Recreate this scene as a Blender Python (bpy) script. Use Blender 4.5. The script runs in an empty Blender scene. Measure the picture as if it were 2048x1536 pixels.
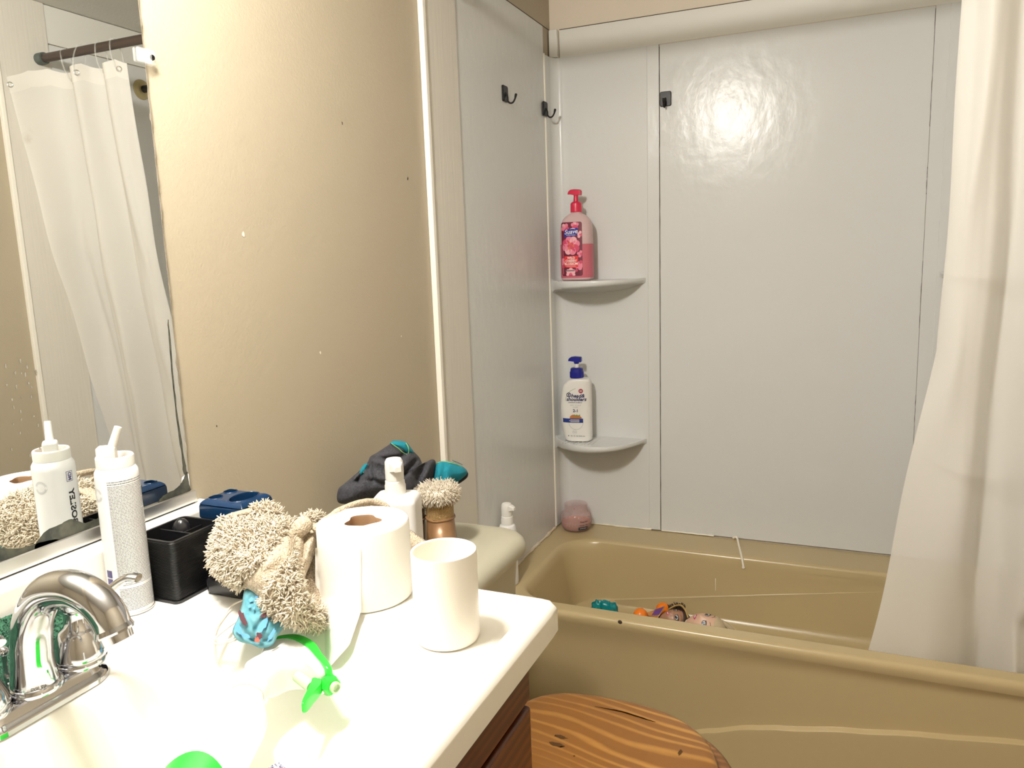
import bpy, bmesh, math, random
from mathutils import Vector, Matrix, noise
from math import sin, cos, pi, radians, sqrt, atan2
random.seed(11)
SC = bpy.context.scene
COL = SC.collection
V = Vector
# ------------------------------------------------------------------ camera (solved from the room's edges)
CAM = V((0.85137, -0.81245, 1.20996))
CR = V((0.918554, 0.393771, -0.034684)).normalized()
CU = V((-0.033058, 0.163957, 0.985913)).normalized()
CF = V((-0.393911, 0.904468, -0.163620)).normalized()
FPX = 1546.6

def at(px, py, ax, val):
    "the point of the plane coordinate[ax]==val seen at a photo pixel"
    d = CF * FPX + CR * (px - 1024) - CU * (py - 768)
    return CAM + d * ((val - CAM[ax]) / d[ax])

def dep(px, py, d):
    return CAM + (CF + CR * ((px - 1024) / FPX) - CU * ((py - 768) / FPX)) * d

# ------------------------------------------------------------------ materials
def nmat(name, col, rough=.5, metal=0., **kw):
    m = bpy.data.materials.new(name); m.use_nodes = True
    b = m.node_tree.nodes['Principled BSDF']
    b.inputs['Base Color'].default_value = (*col, 1)
    b.inputs['Roughness'].default_value = rough
    b.inputs['Metallic'].default_value = metal
    for k, v in kw.items():
        b.inputs[k.replace('_', ' ')].default_value = v
    return m

def nodes(m):
    nt = m.node_tree
    return nt, nt.nodes, nt.links, nt.nodes['Principled BSDF']

def add_bump(m, scale, strength, dist=.001, detail=3, coord='Object', stretch=None, kind='noise'):
    nt, N, L, b = nodes(m)
    tc = N.new('ShaderNodeTexCoord'); mp = N.new('ShaderNodeMapping')
    L.new(tc.outputs[coord], mp.inputs['Vector'])
    if stretch: mp.inputs['Scale'].default_value = stretch
    t = N.new('ShaderNodeTexNoise'); t.inputs['Scale'].default_value = scale; t.inputs['Detail'].default_value = detail
    L.new(mp.outputs[0], t.inputs['Vector'])
    bp = N.new('ShaderNodeBump'); bp.inputs['Strength'].default_value = strength; bp.inputs['Distance'].default_value = dist
    L.new(t.outputs['Fac'], bp.inputs['Height'])
    prev = b.inputs['Normal'].links
    if prev: L.new(prev[0].from_socket, bp.inputs['Normal'])
    L.new(bp.outputs[0], b.inputs['Normal'])
    return t

def add_var(m, c1, c2, scale, detail=3, lo=.35, hi=.65, stretch=None, coord='Object'):
    nt, N, L, b = nodes(m)
    tc = N.new('ShaderNodeTexCoord'); mp = N.new('ShaderNodeMapping')
    L.new(tc.outputs[coord], mp.inputs['Vector'])
    if stretch: mp.inputs['Scale'].default_value = stretch
    t = N.new('ShaderNodeTexNoise'); t.inputs['Scale'].default_value = scale; t.inputs['Detail'].default_value = detail
    L.new(mp.outputs[0], t.inputs['Vector'])
    r = N.new('ShaderNodeValToRGB')
    r.color_ramp.elements[0].position = lo; r.color_ramp.elements[0].color = (*c1, 1)
    r.color_ramp.elements[1].position = hi; r.color_ramp.elements[1].color = (*c2, 1)
    L.new(t.outputs['Fac'], r.inputs['Fac']); L.new(r.outputs['Color'], b.inputs['Base Color'])
    return r

def add_rough(m, scale, lo, hi, stretch=None):
    nt, N, L, b = nodes(m)
    tc = N.new('ShaderNodeTexCoord'); mp = N.new('ShaderNodeMapping')
    L.new(tc.outputs['Object'], mp.inputs['Vector'])
    if stretch: mp.inputs['Scale'].default_value = stretch
    t = N.new('ShaderNodeTexNoise'); t.inputs['Scale'].default_value = scale; t.inputs['Detail'].default_value = 4
    L.new(mp.outputs[0], t.inputs['Vector'])
    mr = N.new('ShaderNodeMapRange'); mr.inputs[1].default_value = .35; mr.inputs[2].default_value = .65
    mr.inputs[3].default_value = lo; mr.inputs[4].default_value = hi
    L.new(t.outputs['Fac'], mr.inputs[0]); L.new(mr.outputs[0], b.inputs['Roughness'])

M = {}
def mat(key, col, rough=.5, metal=0., **kw):
    M[key] = nmat(key, col, rough, metal, **kw); return M[key]

# ------------------------------------------------------------------ mesh builder
class MB:
    def __init__(s): s.v = []; s.f = []; s.m = []
    def add(s, vs, fs, mi=0, T=None):
        o = len(s.v)
        s.v += [(T @ V(p)) if T is not None else V(p) for p in vs]
        for f in fs: s.f.append([i + o for i in f]); s.m.append(mi)
        return s
    def from_bm(s, bm, mi=0, T=None):
        bm.verts.index_update()
        s.add([v.co.copy() for v in bm.verts], [[v.index for v in f.verts] for f in bm.faces], mi, T); bm.free(); return s
    def box(s, lo, hi, bevel=0, seg=2, mi=0, T=None):
        lo, hi = V(lo), V(hi); bm = bmesh.new()
        bmesh.ops.create_cube(bm, size=1)
        for v in bm.verts:
            v.co = V(((lo[i] + hi[i]) / 2 + v.co[i] * (hi[i] - lo[i]) for i in range(3)))
        if bevel: bmesh.ops.bevel(bm, geom=bm.edges[:], offset=bevel, segments=seg, profile=.5, affect='EDGES')
        return s.from_bm(bm, mi, T)
    def loft(s, rings, closed=True, cap0=False, cap1=False, mi=0, T=None):
        n = len(rings[0]); vs = [p for r in rings for p in r]; fs = []
        for k in range(len(rings) - 1):
            for i in range(n if closed else n - 1):
                j = (i + 1) % n
                fs.append([k * n + i, k * n + j, (k + 1) * n + j, (k + 1) * n + i])
        if cap0: fs.append(list(range(n))[::-1])
        if cap1: fs.append([(len(rings) - 1) * n + i for i in range(n)])
        return s.add(vs, fs, mi, T)
    def lathe(s, prof, n=40, mi=0, T=None, cap0=True, cap1=True, sx=1, sy=1):
        rings = [[(r * cos(2 * pi * i / n) * sx, r * sin(2 * pi * i / n) * sy, z) for i in range(n)] for r, z in prof]
        return s.loft(rings, True, cap0, cap1, mi, T)
    def tube(s, pts, rad, n=12, caps=True, closed=False, mi=0, T=None, flat=1.0):
        pts = [V(p) for p in pts]; K = len(pts); rings = []; up = None
        for k in range(K):
            if closed: t = pts[(k + 1) % K] - pts[k - 1]
            else: t = pts[min(k + 1, K - 1)] - pts[max(k - 1, 0)]
            t = t.normalized() if t.length > 1e-9 else V((0, 0, 1))
            if up is None: up = V((0, 0, 1)) if abs(t.z) < .9 else V((1, 0, 0))
            a = (up - t * up.dot(t)).normalized(); b = t.cross(a); up = a
            r = rad[k] if isinstance(rad, (list, tuple)) else rad
            rings.append([pts[k] + (a * cos(2 * pi * i / n) * flat + b * sin(2 * pi * i / n)) * r for i in range(n)])
        if closed: rings.append(rings[0])
        return s.loft(rings, True, caps and not closed, caps and not closed, mi, T)
    def grid(s, fn, nu, nv, cu=False, cv=False, mi=0, T=None, u0=0., u1=1., v0=0., v1=1.):
        vs = []; fs = []
        for j in range(nv + (0 if cv else 1)):
            for i in range(nu + (0 if cu else 1)):
                vs.append(fn(u0 + (u1 - u0) * i / nu, v0 + (v1 - v0) * j / nv))
        w = nu + (0 if cu else 1); h = nv + (0 if cv else 1)
        for j in range(nv):
            for i in range(nu):
                i2 = (i + 1) % w; j2 = (j + 1) % h
                fs.append([j * w + i, j * w + i2, j2 * w + i2, j2 * w + i])
        return s.add(vs, fs, mi, T)
    def ball(s, c, r, n=20, mi=0, T=None, sc=(1, 1, 1)):
        bm = bmesh.new(); bmesh.ops.create_uvsphere(bm, u_segments=n, v_segments=max(6, n // 2), radius=1)
        for v in bm.verts: v.co = V((c[0] + v.co.x * r * sc[0], c[1] + v.co.y * r * sc[1], c[2] + v.co.z * r * sc[2]))
        return s.from_bm(bm, mi, T)
    def patch(s, pts, fn, mi=0, cuts=0):
        "flat polygon in 2D carried onto a surface fn(u,v)"
        bm = bmesh.new(); f = bm.faces.new([bm.verts.new((p[0], p[1], 0)) for p in pts])
        bmesh.ops.triangulate(bm, faces=[f])
        for _ in range(cuts): bmesh.ops.subdivide_edges(bm, edges=bm.edges[:], cuts=1, use_grid_fill=True)
        bmesh.ops.triangulate(bm, faces=bm.faces[:])
        for v in bm.verts: v.co = V(fn(v.co.x, v.co.y))
        return s.from_bm(bm, mi)
    def rect(s, u0, v0, u1, v1, fn, mi=0, nu=6, nv=1):
        return s.grid(lambda a, b: fn(u0 + (u1 - u0) * a, v0 + (v1 - v0) * b), nu, nv, mi=mi)
    def text(s, txt, size, fn, mi=0, bold=0., shear=0., align='CENTER', u=0., v=0., rot=0., sx=1.):
        c = bpy.data.curves.new('t', 'FONT'); c.body = txt; c.size = size; c.align_x = align; c.align_y = 'CENTER'
        c.offset = bold * size; c.shear = shear; c.resolution_u = 3; c.fill_mode = 'FRONT'
        o = bpy.data.objects.new('t', c); me = o.to_mesh()
        cr, sr = cos(rot), sin(rot)
        vs = []
        for q in me.vertices:
            x, y = q.co.x * sx, q.co.y
            vs.append(fn(u + x * cr - y * sr, v + x * sr + y * cr))
        s.add(vs, [list(p.vertices) for p in me.polygons], mi)
        o.to_mesh_clear(); bpy.data.objects.remove(o); bpy.data.curves.remove(c)
        return s

ORG = {}
def _link(o, parent, loc):
    COL.objects.link(o)
    if parent is not None:
        o.parent = parent; ORG[o] = ORG[parent]
    else:
        o.location = loc; ORG[o] = V(loc)

def part(name, mb, mats, parent=None, smooth=35, loc=None, flip=False):
    "one mesh object; vertices are given in room coordinates"
    if parent is None:
        if loc is None:
            xs = [p for p in mb.v]
            loc = V((sum(p.x for p in xs) / len(xs), sum(p.y for p in xs) / len(xs), min(p.z for p in xs)))
        org = V(loc)
    else: org = ORG[parent]
    me = bpy.data.meshes.new(name)
    me.from_pydata([p - org for p in mb.v], [], mb.f)
    if not isinstance(mats, (list, tuple)): mats = [mats]
    for m in mats: me.materials.append(M[m] if isinstance(m, str) else m)
    me.polygons.foreach_set('material_index', mb.m)
    me.update()
    bm = bmesh.new(); bm.from_mesh(me); bmesh.ops.remove_doubles(bm, verts=bm.verts[:], dist=1e-7)
    if not flip: bmesh.ops.recalc_face_normals(bm, faces=bm.faces[:])
    bm.to_mesh(me); bm.free()
    if smooth:
        me.polygons.foreach_set('use_smooth', [True] * len(me.polygons))
        if smooth < 180: me.set_sharp_from_angle(angle=radians(smooth))
    o = bpy.data.objects.new(name, me)
    _link(o, parent, org)
    if smooth and smooth < 180:
        wn = o.modifiers.new('weighted_normal', 'WEIGHTED_NORMAL'); wn.keep_sharp = True; wn.weight = 80
    return o

def thing(name, loc, label, cat, group=None):
    o = bpy.data.objects.new(name, None); o.empty_display_size = .02
    _link(o, None, V(loc)); return tag(o, label, cat, group)

def tag(o, label, cat, group=None):
    o['label'] = label; o['category'] = cat
    if group: o['group'] = group
    return o

def struct(name, mb, mats, smooth=35, label=None):
    o = part(name, mb, mats, None, smooth); o['kind'] = 'structure'
    if label: o['label'] = label
    return o

def rrect(x0, x1, y0, y1, r, n=8):
    "rounded rectangle ring, counter-clockwise, 4*(n+1) points"
    out = []
    for cx, cy, a0 in ((x1 - r, y1 - r, 0), (x0 + r, y1 - r, pi / 2), (x0 + r, y0 + r, pi), (x1 - r, y0 + r, 1.5 * pi)):
        for i in range(n + 1):
            a = a0 + pi / 2 * i / n; out.append((cx + r * cos(a), cy + r * sin(a)))
    return out

def frame(o, x, z=None):
    "matrix with origin o, local x along x, local z along z"
    x = V(x).normalized(); z = V(z or (0, 0, 1)); y = z.cross(x).normalized(); z = x.cross(y)
    return Matrix(((x.x, y.x, z.x, o[0]), (x.y, y.y, z.y, o[1]), (x.z, y.z, z.z, o[2]), (0, 0, 0, 1)))

def TR(o, rz=0): return Matrix.Translation(V(o)) @ Matrix.Rotation(rz, 4, 'Z')

def catmull(P, n, closed=False):
    P = [V(p) for p in P]; K = len(P); out = []
    segs = K if closed else K - 1
    for k in range(segs):
        if closed: a, b, c, d = P[k - 1], P[k], P[(k + 1) % K], P[(k + 2) % K]
        else: a, b, c, d = P[max(k - 1, 0)], P[k], P[k + 1], P[min(k + 2, K - 1)]
        for i in range(n):
            t = i / n
            out.append(.5 * ((2 * b) + (c - a) * t + (2 * a - 5 * b + 4 * c - d) * t * t + (3 * b - a - 3 * c + d) * t ** 3))
    if not closed: out.append(P[-1])
    return out

def strands(mb, spots, length, rad, curl=.5, seg=3, mi=0, bias=V((0, 0, -.4)), jit=.5, lay=1.):
    "short tapering yarns or hairs, each a thin three-sided tube, at (point, normal) spots"
    for p, nrm in spots:
        d = (nrm * lay + V((random.uniform(-jit, jit), random.uniform(-jit, jit), random.uniform(-jit, jit)))).normalized()
        bend = V((random.uniform(-1, 1), random.uniform(-1, 1), random.uniform(-1, 1))) * curl + bias
        L = length * random.uniform(.7, 1.25); q = V(p) - nrm * rad; pts = [q.copy()]
        for k in range(seg):
            q = q + d * (L / seg); d = (d + bend * (1.2 / seg)).normalized(); pts.append(q.copy())
        a = d.orthogonal().normalized(); b = d.cross(a); rings = []
        for k, c in enumerate(pts):
            r = rad * (1 if k < seg else .55)
            rings.append([c + (a * cos(w) + b * sin(w)) * r for w in (0, 2.09, 4.19)])
        mb.loft(rings, True, False, True, mi)

def surf_spots(ob, n, keep=lambda p, nn: True):
    me = ob.data; org = ORG[ob]; tri = []; acc = []; tot = 0
    me.calc_loop_triangles()
    for t in me.loop_triangles:
        tot += t.area; acc.append(tot); tri.append(t)
    import bisect
    out = []; tries = 0
    while len(out) < n and tries < n * 12:
        tries += 1
        t = tri[min(bisect.bisect(acc, random.random() * tot), len(tri) - 1)]
        a, b, c = [me.vertices[i].co for i in t.vertices]
        u, v = random.random(), random.random()
        if u + v > 1: u, v = 1 - u, 1 - v
        p = a + (b - a) * u + (c - a) * v + org; nn = t.normal.copy()
        if keep(p, nn): out.append((p, nn))
    return out

def topx(p):
    d = V(p) - CAM; z = d.dot(CF)
    return 1024 + FPX * d.dot(CR) / z, 768 - FPX * d.dot(CU) / z

def inside(poly, x, y):
    c = False; n = len(poly)
    for i in range(n):
        x1, y1 = poly[i][:2]; x2, y2 = poly[i - 1][:2]
        if (y1 > y) != (y2 > y) and x < (x2 - x1) * (y - y1) / (y2 - y1) + x1: c = not c
    return c

def segdist(x, y, a, b):
    ax, ay = a; bx, by = b; dx, dy = bx - ax, by - ay
    t = max(0, min(1, ((x - ax) * dx + (y - ay) * dy) / (dx * dx + dy * dy + 1e-9)))
    return math.hypot(x - ax - dx * t, y - ay - dy * t)

def soft_lump(mb, poly, dfun, T, center, K=14, sm=6, folds=(), back=.7, namp=0., nsc=40., mi=0, power=.5):
    """a solid of cloth: its outline as seen from the room's open side, a rounded front with folds and a rounded back.
    folds: (polyline, width_px, amount_m) dents (>0) or ridges (<0)"""
    P = [q for q in catmull([(x, y, 0) for x, y in poly], sm, True)]
    n = len(P); cx, cy = center
    rows = []
    for side in (0, 1):
        for k in range(K + 1 if side == 0 else K):
            s = 1 - k / K if side == 0 else (k + 0) / K
            row = []
            for q in P:
                x, y = cx + (q.x - cx) * s, cy + (q.y - cy) * s
                h = (max(0, 1 - s * s)) ** power * T
                d = dfun(x, y)
                if side == 0:
                    for pl, w, amt in folds:
                        dd = min(segdist(x, y, pl[i], pl[i + 1]) for i in range(len(pl) - 1))
                        h -= amt * math.exp(-(dd / w) ** 2) * min(1, (1 - s) * 6)
                    if namp: h += namp * noise.noise(V((x, y, 0)) / nsc) * min(1, (1 - s) * 5)
                    d -= h
                else: d += h * back
                row.append((x, y, d))
            rows.append((side, row))
    F = [dep_row(r) for sd, r in rows if sd == 0]
    B = [dep_row(r) for sd, r in rows if sd == 1]
    mb.loft(F, True, False, True, mi)
    mb.loft([F[0]] + B[::-1], True, False, True, mi)

def dep_row(r): return [dep(x, y, d) for x, y, d in r]

BULB, EXPO = 425.0, 0.0
# ------------------------------------------------------------------ materials of the room
YB, XR, TZ, ZC = 1.515, 1.355, .333, 1.985     # back panels, right wall, tub rim, ceiling
YF = .885                                      # front edge of the tub rim
mat('beige', (.430, .372, .275), .55); add_bump(M['beige'], 260, .35, .0012, 3); add_bump(M['beige'], 18, .12, .004, 2)
mat('beige_pale', (.72, .64, .53), .55); add_bump(M['beige_pale'], 260, .35, .0012, 3)
mat('ceiling', (.66, .65, .61), .8); add_bump(M['ceiling'], 120, .4, .002)
mat('panel', (.67, .68, .68), .23, Specular_IOR_Level=.31); add_bump(M['panel'], 500, .05, .0006, 2); add_bump(M['panel'], 26, .42, .003, 7, stretch=(1, 1, .7))
mat('panel_dull', (.74, .735, .69), .4); add_bump(M['panel_dull'], 300, .1, .0006)
mat('trimwood', (.68, .65, .59), .5); add_bump(M['trimwood'], 160, .5, .0012, 3, stretch=(1, 1, .04))
mat('batten', (.86, .83, .75), .4)
mat('seam', (.09, .07, .05), .8)
mat('caulk', (.82, .78, .68), .45)
mat('caulk_old', (.62, .54, .42), .7); add_bump(M['caulk_old'], 150, .6, .003)
mat('floor', (.30, .24, .17), .5); add_var(M['floor'], (.26, .20, .14), (.36, .29, .21), 14)
mat('tub', (.455, .357, .193), .27); add_bump(M['tub'], 400, .05, .0006)
mat('speck', (.05, .035, .025), .7)

# ------------------------------------------------------------------ room shell
w = MB().box((-.12, -2.0, 0), (0, 1.64, ZC)); o = struct('wall_left', w, ['beige', 'caulk', 'speck'], 30)
# nail hole and chipped paint on the wall
b = MB()
for px, py, r in ((486, 469, .0035), (684, 246, .0022), (815, 357, .003), (640, 705, .0022), (802, 672, .0018), (433, 852, .0014), (335, 178, .0012)):
    p = at(px, py, 0, 0)
    pts = []
    for i in range(9):
        a = 2 * pi * i / 9; rr = r * random.uniform(.5, 1.2); pts.append((rr * cos(a), rr * sin(a) * 1.3))
    b.patch(pts, lambda u, v, p=p: (.0006, p.y + u, p.z + v), mi=random.choice((0, 0, 1)))
o2 = part('paint_chip', b, ['caulk', 'speck'], o); o2['kind'] = 'stuff'
struct('wall_back', MB().box((0, YB + .005, 0), (XR, YB + .125, ZC)), 'beige_pale', 30)
struct('wall_right', MB().box((XR, -2.0, 0), (XR + .12, 1.64, ZC)), 'beige', 30)
struct('wall_front', MB().box((0, -2.12, 0), (XR, -2.0, ZC)), 'beige', 30)
struct('floor', MB().box((-.12, -2.12, -.1), (XR + .12, 1.64, 0)), 'floor', 30)
struct('ceiling', MB().box((-.12, -2.12, ZC), (XR + .12, 1.64, ZC + .1)), 'ceiling', 30)
# embossed boards beside the tub, with the bright batten on the left one
struct('trim_1', MB().box((0, .724, 0), (.009, .874, ZC), .002), 'trimwood', 30, 'white wood-grain embossed vertical board between beige wall and tub panel')
struct('trim_2', MB().box((0, .711, .0), (.014, .7245, ZC), .003), 'batten', 30, 'thin bright white batten along the beige wall edge')
struct('trim_3', MB().box((XR - .009, .716, 0), (XR, .874, ZC), .002), 'trimwood', 30, 'white wood-grain board on the right wall, seen in the mirror')
struct('trim_4', MB().box((XR - .014, .703, 0), (XR, .7165, ZC), .003), 'batten', 30, 'thin batten on the right wall, seen in the mirror')

# ------------------------------------------------------------------ tub surround: panels on three walls
s = thing('tub_surround', (XR / 2, YB, TZ), 'glossy off-white plastic tub surround panels with molded corner shelves above the tan bathtub', 'tub surround')
part('left_panel', MB().box((0, .874, TZ + .003), (.005, 1.4475, 1.872), .001), 'panel', s)
part('right_panel', MB().box((XR - .005, .874, TZ + .003), (XR, 1.4475, 1.872), .001), 'panel', s)
part('upper_panel', MB().box((XR - .006, .874, 1.8745), (XR, YB + .004, ZC - .002), .001), 'panel_dull', s)
part('center_panel', MB().box((.3355, YB - .001, TZ + .004), (1.0325, YB + .005, 1.7916), .0006), 'panel', s)
part('header_panel', MB().box((.034, YB - .002, 1.7918), (XR - .034, YB + .005, 1.872), .0012), 'panel_dull', s)
for sx in (0, 1):
    f = (lambda x: x) if sx == 0 else (lambda x: XR - .965 * x)
    part('filler_strip', MB().box((min(f(.004), f(.030)), YB - .016, 1.793), (max(f(.004), f(.030)), YB + .004, 1.872), .002), 'panel_dull', s)
    # molded corner unit: wing on the side wall, concave corner, flat with a raised flange
    prof = [(.0055, 1.449), (.009, 1.452), (.011, 1.47)]
    for i in range(9):
        a = pi - pi / 2 * i / 8
        prof.append((.011 + .026 * (1 + cos(a)), 1.478 + .030 * sin(a)))
    prof += [(.043, 1.5065), (.06, 1.509), (.285, 1.510), (.2985, 1.510), (.3000, 1.5112), (.3020, 1.5112), (.316, 1.5118), (.3335, 1.5122), (.3335, 1.519), (.005, 1.519), (.0052, 1.449)]
    c = MB().loft([[(f(x), y, z) for x, y in prof] for z in (TZ + .004, 1.7915)], True, True, True)
    co = part('corner_panel', c, 'panel', s, 30)
    for zt in (1.128, .630):
        bow = catmull([(.007, 1.458, 0), (.020, 1.443, 0), (.045, 1.412, 0), (.080, 1.382, 0), (.120, 1.364, 0), (.160, 1.360, 0), (.200, 1.370, 0), (.238, 1.402, 0), (.268, 1.450, 0), (.284, 1.490, 0), (.292, 1.5095, 0)], 5)
        def edge(t):
            q = bow[min(int(round(t * (len(bow) - 1))), len(bow) - 1)]; th = .022 * (1 - t) + .007
            if t < .12: th += .016 * (1 - t / .12) ** 2
            return q.x, q.y, th
        rings = []
        for k in range(51):
            x, yf, th = edge(k / 50); d = max(0, 1.510 - yf); q = min(.006, d * .4); t = k / 50
            lift = .012 * max(0, 1 - t / .1) ** 2
            pr = [(1.512, zt + .001 + lift), (yf + 3.2 * q, zt - .001 + lift), (yf + 1.5 * q, zt + .0022 + lift), (yf + q * .4, zt + .001 + lift), (yf, zt - .004), (yf + .001, zt - th * .7), (yf + q * 1.3, zt - th), (yf + d * .55, zt - th - .004), (1.512, zt - th - .022 * (d / .15))]
            rings.append([(f(x), y, z) for y, z in pr])
        part('shelf', MB().loft(rings, True, True, True), 'panel', co, 50)
        part('bottle_rest', (lambda r: [r.box((f(.055 + .012 * i) - .0015, 1.39, zt - .001), (f(.05 + .012 * i) + .0015, 1.49, zt + .0012)) for i in range(9)] and r)(MB()), 'panel', co)
# dark gaps between panels and old caulk
def wiggle(a, b, n, j):
    a, b = V(a), V(b)
    return [a + (b - a) * (k / n) + V((random.uniform(-j, j), 0, random.uniform(-j, j))) for k in range(n + 1)]
sm = MB(); sm.tube(wiggle((.3345, YB - .0012, 1.785), (.3345, YB - .0012, TZ + .006), 50, .0002), [random.choice((.0006, .0009, .0013)) for _ in range(51)], 6)
part('seam_gap', sm, 'seam', s)
for z1, z2 in ((1.785, 1.50), (1.40, 1.33), (1.16, .98), (.80, .62), (.56, TZ + .01)):
    part('seam_gap', MB().tube(wiggle((1.0328, YB - .0018, z1), (1.0328, YB - .0018, z2), 16, .0003), [random.choice((.0004, .0007, .0010)) for _ in range(17)], 6), 'seam', s)
part('seam_gap', MB().tube([(.034, YB - .0022, 1.8722), (XR - .034, YB - .0022, 1.8722)], .0011, 6), 'seam', s)
part('seam_gap', MB().tube([(.005, .875, 1.8722), (.005, 1.5, 1.8722)], .0013, 6), 'seam', s)
part('caulk_bead', MB().tube([(.034, YB - .0012, 1.7915), (XR - .034, YB - .0012, 1.7915)], .0008, 6), 'caulk_old', s)
part('caulk_bead', MB().tube(wiggle((.0062, 1.4478, 1.795), (.0062, 1.4478, TZ + .004), 40, .0004), .0028, 8), 'caulk', s)
# hanging peeled caulk, tub joint caulk
cb = MB()
pts = [(.03 + (XR - .06) * k / 80, YB - .003, TZ + .003 + random.uniform(-.001, .001)) for k in range(81)]
cb.tube(pts[:18], [.003 + random.uniform(-.001, .0012) for _ in range(18)], 8); cb.tube(pts[19:30], .0022, 8)
part('caulk_bead', cb, 'caulk', s)
part('caulk_bead', MB().tube(wiggle((.008, 1.44, TZ + .003), (.008, .92, TZ + .003), 40, .0008), [.0045 + random.uniform(-.002, .002) for _ in range(41)], 8), 'caulk_old', s)
a = at(1474, 1080, 1, 1.505)
c = MB(); hp = catmull([(a.x - .012, 1.508, TZ + .005), (a.x, 1.500, TZ + .010), at(1478, 1092, 1, 1.46), at(1483, 1112, 1, 1.385), at(1486, 1128, 1, 1.368), at(1487, 1137, 1, 1.366)], 6)
c.tube(hp, [.0032] * (len(hp) - 6) + [.0032, .0034, .004, .0045, .0045, .003], 8)
o = part('peeled_caulk_strip', c, 'caulk', s)

# ------------------------------------------------------------------ bathtub
t = thing('bathtub', (XR / 2, 1.2, 0), 'tan plastic bathtub with scooped apron under the off-white wall panels', 'bathtub')
NR = 14
def ring(x0, x1, y0, y1, r, zf):
    return [(x, y, zf(x, y) if callable(zf) else zf) for x, y in rrect(x0, x1, y0, y1, r, NR)]
def crz(x): return max(.1535, min(.322, .181 + .2645 * (x - .47)))
b = MB(); X1 = XR - .003
def bulge(rg, amt, xa=.3):
    return rg
rings = [
    ring(.004, X1, YF + .004, YB - .002, .004, TZ - .03), ring(.004, X1, YF, YB - .002, .006, TZ - .016), ring(.005, X1, YF + .0035, YB - .002, .008, TZ - .0055),
    ring(.006, X1, YF + .011, YB - .003, .010, TZ), ring(.064, 1.300, .926, 1.386, .11, TZ), ring(.073, 1.292, .9315, 1.381, .105, TZ - .002), ring(.079, 1.286, .937, 1.375, .102, TZ - .009),
    ring(.090, 1.276, .9445, 1.369, .10, TZ - .03)]
def wall(x0, x1, y0, y1, r, k):
    out = []
    for x, y in rrect(x0, x1, y0, y1, r, NR):
        tb = max(0, min(1, (y - 1.15) / .17))        # how much this is the back side
        zc = crz(x); zlin = .303 + (.16 - .303) * k
        out.append((x, y, zlin * (1 - tb) + tb * (TZ - .03 + (zc - TZ + .03) * k)))
    return out
rings += [wall(.105, 1.262, .954, 1.364, .10, .5), wall(.120, 1.250, .962, 1.3585, .10, .97), wall(.122, 1.248, .963, 1.356, .10, 1.0), ring(.140, 1.232, .972, 1.340, .10, lambda x, y: min(.166, crz(x) - .002)), ring(.152, 1.222, .981, 1.3335, .10, .1475),
          ring(.172, 1.205, .992, 1.323, .10, .1400), ring(.20, 1.18, 1.02, 1.31, .09, .138), ring(.4, 1.0, 1.1, 1.22, .05, .137)]
b.loft(rings, True, False, True)
part('basin', b, 'tub', t, 38)
# apron: recessed upper field, a curved step and a fuller foot
def lerp_tab(t, x):
    for (a, p), (b, q) in zip(t, t[1:]):
        if a <= x <= b:
            k = (x - a) / (b - a); k = k * k * (3 - 2 * k) * .4 + k * .6; return p + (q - p) * k
    return t[-1][1]
def apron(u, v):
    x = .004 + (X1 - .004) * u
    zs = lerp_tab(((.0, .012), (.40, .014), (.50, .055), (.586, .089), (.678, .118), (.744, .132), (.889, .159), (1.034, .182), (1.211, .205), (1.4, .222)), x)
    if v < .45: z = TZ - .03 + (zs - TZ + .03) * (v / .45); y = YF + .004 + .009 * sin(min(1, v / .09) * pi / 2)
    elif v < .6: z = zs - .005 * ((v - .45) / .15); y = YF + .013 - .014 * (.5 - .5 * cos(pi * (v - .45) / .15))
    else: z = (zs - .005) * (1 - (v - .6) / .4); y = YF - .001 - .006 * (v - .6) / .4
    return (x, y, z)
part('apron', MB().grid(apron, 70, 40), 'tub', t, 60)
for px, py, r in ((1240, 1244, .0055), (1490, 1319, .0022), (1212, 1315, .0012), (1262, 1380, .0012)):
    p = at(px, py, 1, YF + (.002 if py < 1260 else .0165)); part('rust_spot', MB().ball((p.x, p.y, p.z), r, 12, sc=(1, .35, .9)), 'speck', t)
part('scratch_mark', MB().tube([at(1431, 1157, 1, 1.3625), at(1431, 1181, 1, 1.3605)], .0011, 6), 'caulk', t)
# ------------------------------------------------------------------ hooks
mat('black_gloss', (.010, .009, .010), .32, Specular_IOR_Level=.3)
mat('chrome', (.60, .60, .62), .07, 1.); add_rough(M['chrome'], 40, .05, .12)
mat('water', (1, 1, 1), .05, Transmission_Weight=1., IOR=1.3)
def hook(T, label):
    h = thing('wall_hook', T @ V((0, 0, 0)), label, 'hook', 'black stick-on hooks on the tub surround')
    pl = MB(); rr = rrect(-.0165, .0165, -.0205, .0205, .005, 5)
    pl.loft([[T @ V((x, 0, z)) for x, z in rr], [T @ V((x, -.0035, z)) for x, z in rr], [T @ V((x * .92, -.0048, z * .93)) for x, z in rr]], True, True, True)
    part('backplate', pl, 'black_gloss', h)
    pr = catmull([(0, -.004, .002), (0, -.009, -.008), (0, -.010, -.019), (0, -.016, -.025), (0, -.024, -.024), (0, -.030, -.016), (0, -.0325, -.008)], 5)
    hk = MB().tube([T @ p for p in pr], [.0024] * (len(pr) - 4) + [.0027, .0031, .0034, .003], 10)
    q = T @ V((0, -.0332, -.006)); hk.ball(q, .0037, 12)
    part('hook_arm', hk, 'black_gloss', h)
    return h
RW = Matrix.Rotation(pi / 2, 4, 'Z')       # faces +x, off the left wall
hook(TR((.005, 1.147, 1.631)) @ RW, 'black stick-on hook on the left tub panel, farther from the corner')
hook(TR((.0085, 1.436, 1.636)) @ RW, 'black stick-on hook stuck across the white caulk line by the corner')
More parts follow.
